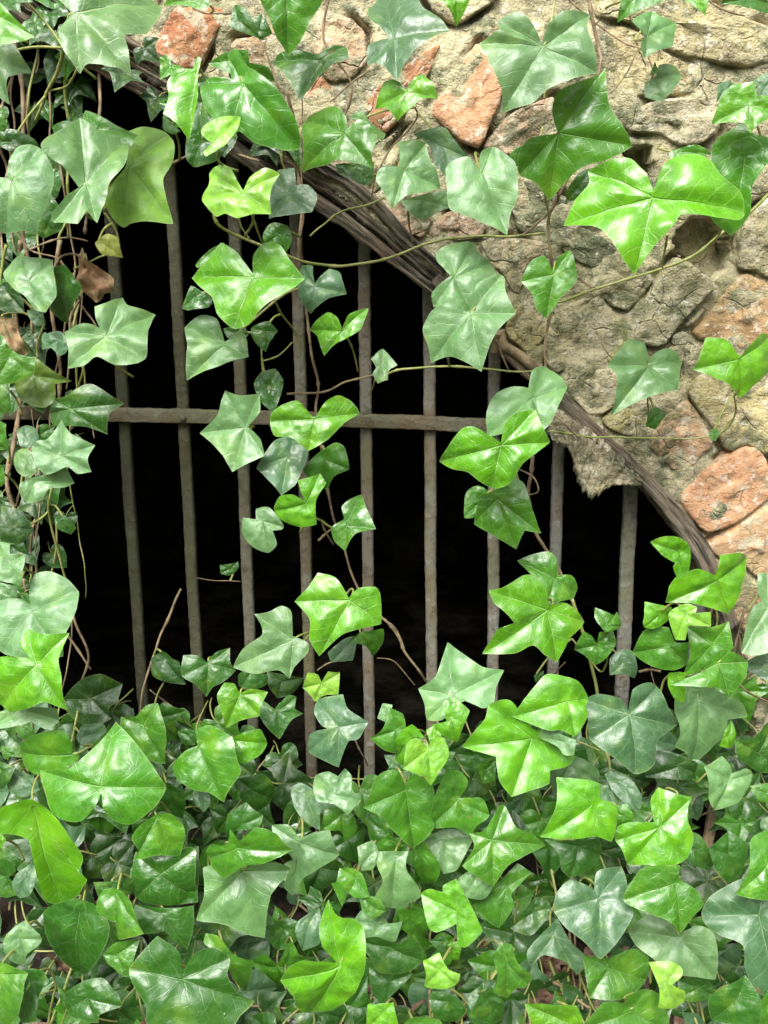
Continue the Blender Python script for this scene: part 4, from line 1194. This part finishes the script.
N 15 220,420 : 180,400 215,300 250,360 280,400 300,440 270,480 200,500 175,470
L 22 345,580 : 215,580 240,545 235,505 270,490 305,500 330,545 345,570 370,530 410,505 452,515 430,560 425,600 425,635 370,645 330,655 290,640 260,645 220,600
G 15 475,580 : 430,560 440,510 500,505 505,560 540,555 568,590 545,635 480,645 420,650 425,600
M 13 130,370 : 105,330 120,360 155,390 135,402 105,385
#C
@128 128
M 14 450,320 : 405,320 430,285 480,295 492,340 470,375 440,350 410,350
B 20 375,448 : 178,440 230,400 280,345 330,375 372,435 380,390 420,350 460,355 490,400 522,445 500,480 440,520 400,555 360,590 310,597 270,560 255,510 220,480
N 16 210,500 : 160,535 190,475 220,490 255,515 240,540 180,545
M 17 230,390 : 200,410 240,370 285,340 260,390 210,420
P 16 290,650 : 170,600 220,570 270,580 290,640 340,605 358,640 362,690 310,705 230,730 172,752 175,690 180,650
N 12 320,615 : 285,600 350,595 360,620 340,640 300,630
N 11 410,610 : 370,600 420,580 450,610 430,640 410,670 380,640
G 15 560,475 : 510,405 550,410 560,465 600,420 630,430 645,490 600,510 540,552 510,500
B 17 640,610 : 535,600 560,575 600,553 630,570 645,605 665,560 715,535 700,600 660,630 620,650 585,682 565,625
#R
@256 256
P 13 378,325 : 345,310 380,275 425,330 400,345 395,370 365,378 350,355 360,335
#C
@128 256
B 19 560,490 : 425,500 430,470 465,445 510,435 540,470 562,483 590,440 630,418 670,435 698,470 650,500 600,550 540,585 490,545 440,540
P 16 352,515 : 210,530 270,480 295,405 340,420 395,415 400,470 360,512 400,550 412,600 370,620 318,648 290,600 250,560
N 14 415,400 : 378,385 400,350 440,337 465,370 460,410 440,470 400,440
G 15 480,600 : 385,635 420,580 450,550 500,545 540,590 520,650 500,690 460,712 430,680
M 14 590,610 : 525,640 560,600 620,560 650,575 665,640 620,660 600,700 560,690
@256 384
B 18 150,360 : 50,385 70,340 110,330 145,350 125,290 190,275 210,300 180,350 182,420 130,430 75,415
P 15 20,410 : 0,410 0,375 40,370 80,420 75,435 50,440 58,480 30,503 -10,490 -45,450 -40,400
M 16 272,425 : 230,430 265,405 260,365 310,328 330,370 360,435 300,450 265,500 235,470
#C2
@128 512
B 20 665,265 : 500,265 540,225 570,182 620,195 650,235 662,258 690,230 740,225 758,250 762,335 700,350 640,370 575,432 545,380 545,320
G 16 650,410 : 600,420 650,380 690,370 675,445 610,448
M 15 700,365 : 660,390 700,360 765,350 768,390 740,435 710,400
L 17 580,515 : 522,530 540,480 570,485 580,510 600,478 635,485 632,545 590,548 560,570 545,545
G 18 632,645 : 555,600 560,560 640,545 660,590 718,630 690,680 660,690 625,765 580,745 532,720 545,665 600,650 580,640
#N1
@512 512
B 19 615,205 : 485,235 500,195 550,170 605,190 620,130 690,122 735,135 700,200 680,250 658,308 600,290 545,275 490,275
B 18 500,120 : 418,92 445,75 490,72 520,90 535,125 520,200 490,190 478,160 495,155 450,130
B 17 440,310 : 395,330 405,272 480,285 475,320 430,350 400,348
L 21 520,305 : 472,300 520,275 555,285 550,310 595,300 598,345 530,340 520,385 490,385 475,340
M 17 470,400 : 360,430 400,350 470,345 490,390 530,390 525,460 470,475 400,455
M 20 600,400 : 522,345 590,345 650,330 665,410 610,430 560,480 510,500 535,420
M 21 620,455 : 490,520 560,490 600,430 640,412 715,450 700,490 660,560 620,530 570,525
B 18 495,500 : 470,480 520,480 520,575 490,560 468,520
P 18 770,280 : 735,190 768,185 800,200 800,400 740,430 690,420 700,350 720,290 750,270 735,240
#N2
@512 640
P 15 560,180 : 490,215 515,195 520,140 590,140 640,165 700,190 730,235 650,240 640,290 600,350 570,385 530,340 500,325 510,280
G 18 352,225 : 225,180 260,162 320,175 350,210 355,150 400,128 440,140 470,200 518,262 440,300 435,370 380,405 340,380 300,350 240,300 230,240
B 14 650,290 : 640,270 665,245 672,290 660,328 625,320
G 17 760,80 : 700,65 768,30 800,60 800,120 760,120 710,90
D 12 500,380 : 410,370 450,330 560,370 600,420 575,440 530,420 410,415
P 15 650,420 : 580,380 630,348 655,380 660,400 700,385 728,400 700,450 680,485 620,515 600,490 590,440
N 13 740,340 : 670,300 720,290 768,250 800,260 800,390 740,395 700,370 670,350
M 14 760,460 : 720,440 768,430 800,450 800,490 740,480
N 11 600,440 : 470,350 560,360 590,400 570,445 520,400
#M1
@512 512
M 15 285,340 : 252,320 258,287 310,310 325,300 340,345 290,360 270,350
M 13 255,400 : 190,400 215,358 240,370 255,395 262,360 300,355 312,395 280,440 250,460 220,430 185,415
G 12 335,450 : 295,440 330,412 365,420 378,470 375,500 330,485 297,490
N 10 80,490 : 65,490 95,475 92,510 70,510
#M2
@512 640
B 22 240,495 : 112,600 130,520 145,415 220,418 260,430 262,475 300,490 318,530 305,608 250,590 190,600
N 17 200,620 : 105,605 180,600 265,595 270,650 230,690 180,718 150,690 140,640
B 21 445,560 : 310,600 320,560 360,545 425,545 415,480 440,445 490,460 535,480 525,530 545,600 520,660 470,678 400,675 350,682 330,630
G 15 340,440 : 280,400 300,393 350,410 390,470 385,510 350,500 300,450
G 14 290,460 : 265,435 300,440 320,480 310,510 265,480
M 17 330,530 : 300,500 345,495 365,530 350,560 320,570
P 14 170,370 : 110,400 190,350 260,390 262,430 230,440 130,470
B 18 500,470 : 480,460 540,470 530,500 545,540 500,500
#Q1
@512 768
M 20 490,345 : 345,375 390,300 440,290 498,290 500,330 550,365 573,410 540,450 510,500 470,460 420,440 350,410
G 18 260,390 : 130,380 165,340 205,345 245,365 255,310 330,295 340,330 350,400 360,440 330,500 300,540 270,575 215,520 160,480 125,430
P 15 505,510 : 350,490 400,445 460,450 500,500 550,470 600,490 618,560 615,640 560,630 500,620 450,590 410,560 370,530
L 21 460,640 : 412,585 470,580 505,595 510,620 480,650 520,670 520,710 490,728 440,720 440,660
G 16 740,440 : 570,430 600,380 690,330 768,320 810,400 810,700 740,680 700,600 690,530 620,500 580,470
M 19 760,300 : 685,385 710,300 715,220 768,190 810,200 810,400 730,395
N 15 680,690 : 590,690 640,650 700,625 745,690 740,768 600,768
M 14 780,700 : 740,700 800,640 800,790 740,768
N 12 560,660 : 500,640 560,620 600,650 620,690 540,700 500,690
M 14 290,600 : 210,560 280,570 350,540 400,560 410,640 330,690 230,690 220,640
N 11 540,240 : 500,190 560,200 610,290 600,310 540,290 510,250
N 12 650,260 : 590,240 650,190 700,230 690,330 640,340 600,290
B 18 170,765 : 40,715 120,705 190,710 210,760 150,790 70,790
M 17 355,730 : 220,768 270,700 340,705 330,680 390,660 440,680 465,740 460,790 220,790
M 14 230,320 : 215,300 260,280 280,320 250,350 225,340
#L2
@384 768
M 16 370,590 : 328,560 350,530 385,530 400,580 445,625 430,660 395,665 370,705 325,670 340,620
G 12 510,500 : 430,545 500,470 520,450 560,520 600,560 600,600 580,625 540,580 480,560 440,595
N 10 450,430 : 380,480 450,390 490,400 500,430 440,500
N 11 300,720 : 260,680 300,650 340,700 360,768 300,790 250,740
#F
@512 128
B 22 425,210 : 160,265 195,195 235,150 232,110 300,95 355,97 400,140 423,190 450,120 500,80 560,75 600,90 640,140 700,170 718,225 690,260 640,265 560,260 505,265 480,300 430,350 372,428 330,390 270,300 200,275
@512 0
M 18 700,470 : 600,440 690,372 715,400 768,420 790,450 760,500 720,560 715,640 665,698 600,650 600,560
B 20 710,315 : 600,368 625,300 660,260 725,248 735,290 768,290 800,300 800,340 740,375 715,400 690,370
G 16 640,265 : 615,260 640,245 700,250 640,290 620,300
G 17 760,260 : 725,240 768,218 800,230 800,280 740,300 735,260
M 16 500,455 : 470,460 500,445 560,435 600,460 540,470 480,485
N 13 200,560 : 160,580 200,520 240,500 250,545 190,600 165,600
#T
P 16 405,110 : 355,70 385,45 425,27 445,45 508,45 490,100 480,140 440,155 400,172 382,145 395,110
P 14 430,240 : 398,255 430,230 440,195 490,188 510,215 490,260 450,300 400,290
M 15 428,215 : 412,228 430,182 437,215
M 18 370,-10 : 315,65 330,0 380,-30 480,-20 440,10 360,45
B 18 560,-10 : 520,0 580,40 595,-20 540,-30
N 16 700,0 : 635,5 700,25 768,40 800,0 640,-30
#H
@512 256
P 16 410,330 : 290,325 325,275 350,252 390,265 408,310 440,285 480,278 522,310 500,350 500,400 440,415 390,430 320,460 318,400 315,360
B 19 680,310 : 565,340 590,245 640,250 670,290 685,300 720,260 768,230 810,240 810,330 768,360 740,380 697,428 650,385
M 13 430,480 : 405,490 415,460 440,455 460,480 430,520 400,510
M 13 608,535 : 590,530 610,515 625,530 610,555 595,550
#C
@0 512
N 2 690,170 : 660,160 690,155 715,150 715,170 690,190 662,185
'''
nleaf = 0
def add_stalk(leaf_o, mw, Jw, tipw, Rm, key, rnd, rootless=False):
    """stalk from the leaf base back to the nearest stem, in the leaf's own space"""
    pool = stempts[key]
    back = Vector((0, 1, 0))
    tgt = None
    if pool:
        q = min(pool, key=lambda p: (p - Jw).length)
        if (q - Jw).length < 0.085: tgt = q
    if tgt is None:
        if key in 'TDEFH':
            tgt = Jw + Vector((rnd.uniform(-.015, .015), rnd.uniform(.05, .07), rnd.uniform(.0, .02)))
        else:
            tgt = Jw + Vector((rnd.uniform(-.02, .02), rnd.uniform(.03, .06), rnd.uniform(-.05, -.015)))
    p1 = Jw - tipw * Rm * 0.12 + back * 0.006
    p2 = Jw.lerp(tgt, 0.5) - tipw * Rm * 0.22 + back * 0.010
    cp = crom([Jw + back * 0.0022, p1, p2, tgt], 5)
    inv = mw.inverted()
    v, f = tube_data(cp, [0.0011 + 0.0003 * i / len(cp) for i in range(len(cp))], 6)
    v = [inv @ x for x in v]
    return mesh_obj("leaf_stalk", v, f, M_GREENSTEM, leaf_o)

org = (0, 0); key = 'A'
for line in LEAFDATA.strip().splitlines():
    line = line.strip()
    if line[0] == '#': key = line[1:].strip(); continue
    if line[0] == '@':
        org = tuple(int(x) for x in line[1:].split()); continue
    head, body = line.split(':')
    hue, d, j = head.split()
    jx, jy = (float(x) for x in j.split(','))
    J = (org[0] + jx / 3, org[1] + jy / 3)
    pts = [tuple(float(x) for x in q.split(',')) for q in body.split()]
    pts = [(org[0] + a_ / 3, org[1] + b_ / 3) for a_, b_ in pts]
    rnd = random.Random(nleaf * 13 + 5)
    nleaf += 1
    dep = depth_of(float(d), J[1])
    Jw = P(J[0], J[1], dep)
    tx = rnd.uniform(-.36, .36); tz = rnd.uniform(-.05, 0.5)
    if hue in 'PG': tz = rnd.uniform(0.25, 0.75); tx *= .7
    if J[1] > 700: tz += 0.12
    nrm = Vector((tx, -1, tz)).normalized()
    e1 = Vector((1, 0, 0)); e1 = (e1 - nrm * e1.dot(nrm)).normalized(); e2 = nrm.cross(e1).normalized()
    loc2 = []
    for a_, b_ in pts:
        r_ = ray(a_, b_)
        t = (Jw - CAM).dot(nrm) / r_.dot(nrm)
        q = CAM + r_ * t - Jw
        loc2.append((q.dot(e1), q.dot(e2)))
    S_ = outline(loc2)
    me, Rm, md = leaf_mesh("leaf", S_, rnd)
    o = bpy.data.objects.new("leaf", me)
    ro, c = roots[key]
    link(o, ro)
    mw = Matrix(((e1.x, e2.x, nrm.x, Jw.x), (e1.y, e2.y, nrm.y, Jw.y), (e1.z, e2.z, nrm.z, Jw.z), (0, 0, 0, 1)))
    o.matrix_basis = Matrix.Translation(-c) @ mw
    if hue == 'W':
        for v_ in me.vertices:
            q_ = v_.co / Rm
            v_.co.z += Rm * (.55 * noise.noise(Vector((q_.x * 2.3, q_.y * 2.3, nleaf))) + .22 * noise.noise(Vector((q_.x * 6, q_.y * 6, nleaf))))
        me.update()
    if hue == 'W': o['label'] = "withered brown leaf"
    if hue == 'Y': o['label'] = "small yellowing leaf"
    if hue == 'O': o['label'] = "olive green leaf"
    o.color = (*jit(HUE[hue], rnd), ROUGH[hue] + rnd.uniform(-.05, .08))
    tipw = e1 * md.x + e2 * md.y
    add_stalk(o, mw, Jw, tipw, Rm, key, rnd)

# ------------------------------------------------------------------ leaves deeper in the growth
TEMPL = [
 [(0, .10), (.22, .34), (.50, .30), (.78, .02), (.52, -.18), (.40, -.38), (.16, -.72), (0, -1.0), (-.20, -.70), (-.40, -.36), (-.55, -.16), (-.80, .06), (-.48, .32), (-.20, .36)],
 [(0, .06), (.18, .30), (.46, .36), (.62, .14), (.86, -.22), (.46, -.30), (.26, -.60), (0, -.98), (-.24, -.62), (-.50, -.30), (-.88, -.16), (-.64, .16), (-.44, .38), (-.16, .30)],
 [(0, .12), (.24, .40), (.56, .34), (.66, .02), (.52, -.42), (.26, -.70), (0, -.96), (-.28, -.72), (-.55, -.40), (-.66, .04), (-.52, .36), (-.22, .38)],
 [(0, .08), (.30, .28), (.62, .34), (.60, .06), (.92, -.14), (.50, -.30), (.34, -.60), (.10, -1.02), (-.22, -.56), (-.42, -.34), (-.80, -.30), (-.56, .02), (-.62, .30), (-.26, .30)],
]
protos = []
for k, T in enumerate(TEMPL):
    for v_ in range(2):
        rnd = random.Random(900 + k * 7 + v_)
        me, Rm, md = leaf_mesh("leaf", outline(T, sub=4), rnd, rings=8)
        protos.append(me)
sv_, sf_ = tube_data(crom([Vector((0, 0, -.01)), Vector((0, .25, -.10)), Vector((.1, .55, -.45)), Vector((.15, .7, -1.0))], 4), [.026 - .0 * i for i in range(13)], 5)
stalk_me = bpy.data.meshes.new("leaf_stalk")
stalk_me.from_pydata([tuple(v) for v in sv_], [], sf_)
stalk_me.materials.append(M_GREENSTEM)
stalk_me.polygons.foreach_set('use_smooth', [True] * len(stalk_me.polygons))

def filler(px, py, dep, Rpx, hue, key, rnd):
    Jw = P(px, py, max(dep - .012, ground_depth(py) + rnd.uniform(-.01, .02)))
    tz = rnd.uniform(0, .8); tx = rnd.uniform(-.4, .4)
    nrm = Vector((tx, -1, tz)).normalized()
    e1 = Vector((1, 0, 0)); e1 = (e1 - nrm * e1.dot(nrm)).normalized(); e2 = nrm.cross(e1).normalized()
    an = rnd.gauss(0, .7)
    f1 = e1 * math.cos(an) + e2 * math.sin(an); f2 = e2 * math.cos(an) - e1 * math.sin(an)
    s_ = Rpx * 0.00112
    ro, c = roots[key]
    o = bpy.data.objects.new("leaf", rnd.choice(protos))
    link(o, ro)
    mw = Matrix(((f1.x, f2.x, nrm.x, Jw.x), (f1.y, f2.y, nrm.y, Jw.y), (f1.z, f2.z, nrm.z, Jw.z), (0, 0, 0, 1)))
    o.matrix_basis = Matrix.Translation(-c) @ mw @ Matrix.Diagonal((s_, s_ * rnd.uniform(.85, 1.1), s_, 1))
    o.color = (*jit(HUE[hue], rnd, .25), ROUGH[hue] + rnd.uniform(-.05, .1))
    st_ = bpy.data.objects.new("leaf_stalk", stalk_me)
    link(st_, o)

def key_for(px, py):
    if px < 120 and py < 260: return 'A'
    if px < 120 and py < 420: return 'A2'
    if px < 120 and py < 570: return 'A3'
    if px < 110 and py < 700: return 'A4'
    if py < 860:
        if px < 190: return 'J1'
        if px < 370: return 'K1'
        if px < 510: return 'L1'
        if px < 600: return 'M1'
        if px < 660: return 'M2'
        return 'N2' if py > 690 else 'N1'
    if px < 230: return 'J2'
    if px < 450: return 'K2'
    if px < 600: return 'L2'
    return 'Q1'

def fill_top(px):
    """upper edge of the dense growth, as the photo shows it"""
    kn = [(-40, 640), (60, 690), (120, 690), (200, 705), (270, 735), (330, 775), (390, 785), (430, 730), (500, 715), (560, 710), (640, 745), (690, 690), (730, 680), (810, 650)]
    for (a_, b_), (c_, d_) in zip(kn, kn[1:]):
        if a_ <= px <= c_: return b_ + (d_ - b_) * (px - a_) / (c_ - a_)
    return 700

rnd = random.Random(44)
cnt = {}
HOLE = [(565, 955, 38), (455, 1000, 22), (700, 830, 26), (510, 870, 26)]
stepp = 25
y = 640
spots = []
while y < 1085:
    x = -30
    while x < 800:
        spots.append((x + rnd.uniform(-13, 13), y + rnd.uniform(-13, 13)))
        x += stepp
    y += stepp * .85
rnd.shuffle(spots)
for px, py in spots:
    if py < fill_top(px) + 8: continue
    if any(math.hypot(px - a_, py - b_) < r_ for a_, b_, r_ in HOLE): continue
    kx = key_for(px, py)
    if cnt.get(kx, 0) > 60: continue
    cnt[kx] = cnt.get(kx, 0) + 1
    deep = rnd.uniform(1, 8.5)
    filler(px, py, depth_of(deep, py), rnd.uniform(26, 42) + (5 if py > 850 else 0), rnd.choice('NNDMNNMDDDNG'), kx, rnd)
# inner leaves of the curtain down the left edge
for i in range(84):
    py = rnd.uniform(-20, 660); px = rnd.uniform(-25, 58 + 22 * math.sin(py / 60))
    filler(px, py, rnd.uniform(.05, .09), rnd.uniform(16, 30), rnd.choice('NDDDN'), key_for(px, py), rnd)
# leaves lying close over the timber at upper left
for i in range(26):
    t_ = rnd.random()
    px = 15 + 290 * t_ + rnd.uniform(-20, 20); py = 18 + 135 * t_ + rnd.uniform(-26, 18)
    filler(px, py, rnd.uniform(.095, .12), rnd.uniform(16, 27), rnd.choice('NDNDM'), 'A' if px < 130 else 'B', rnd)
# hairline dry strands in the curtain
def strands(key, n, x0, x1, y0, y1, seed):
    rn = random.Random(seed)
    ro, c = roots[key]
    for i in range(n):
        x = rn.uniform(x0, x1); y = rn.uniform(y0, y0 + 60)
        pl = []
        while y < y1:
            pl.append((x, y, rn.uniform(.045, .075))); x += rn.uniform(-11, 11); y += rn.uniform(25, 55)
        if len(pl) < 3: continue
        pts, rad = stem_path(pl, rn.uniform(.7, 1.8), knots=False)
        v, f = tube_data(pts, rad, 5)
        mesh_obj("stem", v, f, M_WOODSTEM if rn.random() < .7 else M_GREENSTEM, ro, loc=c)
strands('A', 6, 5, 90, 0, 300, 1)
strands('A2', 8, 5, 85, 230, 440, 2)
strands('A3', 8, 5, 70, 400, 620, 3)
strands('A4', 4, 10, 80, 560, 760, 4)
strands('J1', 4, 20, 200, 700, 900, 5)
strands('L2', 5, 480, 600, 860, 1010, 6)
strands('N1', 5, 690, 765, 590, 760, 7)

# ------------------------------------------------------------------ leaf litter
def litter():
    rn = random.Random(5)
    vs, fs = [], []
    for i in range(330):
        x = rn.gauss(.17, .07) if i % 4 else rn.uniform(-.4, .45); y = rn.uniform(-.62, -.12)
        z = GZ + 0.012 + rn.uniform(0, .02)
        T = rn.choice(TEMPL); s_ = rn.uniform(.012, .028)
        M = Matrix.Translation((x, y, z)) @ Matrix.Rotation(rn.uniform(0, 6.3), 4, 'Z') @ Matrix.Rotation(rn.uniform(-.6, .6), 4, 'X') @ Matrix.Rotation(rn.uniform(-.6, .6), 4, 'Y')
        ol = outline(T, sub=2); b = len(vs)
        vs.append(M @ Vector((0, 0, 0)))
        cu = rn.uniform(-.6, .9)
        for f_ in (.5, 1):
            for p in ol:
                q = p * f_ * s_
                vs.append(M @ Vector((q.x, q.y, cu * abs(p.x * f_) ** 1.5 * s_ + .15 * s_ * math.sin(p.y * 9 + i) * f_)))
        n = len(ol)
        for k in range(n):
            k2 = (k + 1) % n
            fs.append((b, b + 1 + k, b + 1 + k2)); fs.append((b + 1 + k, b + 1 + n + k, b + 1 + n + k2, b + 1 + k2))
    o = mesh_obj("leaf_litter", vs, fs, M_DEAD)
    tag(o, "brown dead leaves covering the soil under the ivy", "leaf litter", kind='stuff')
litter()
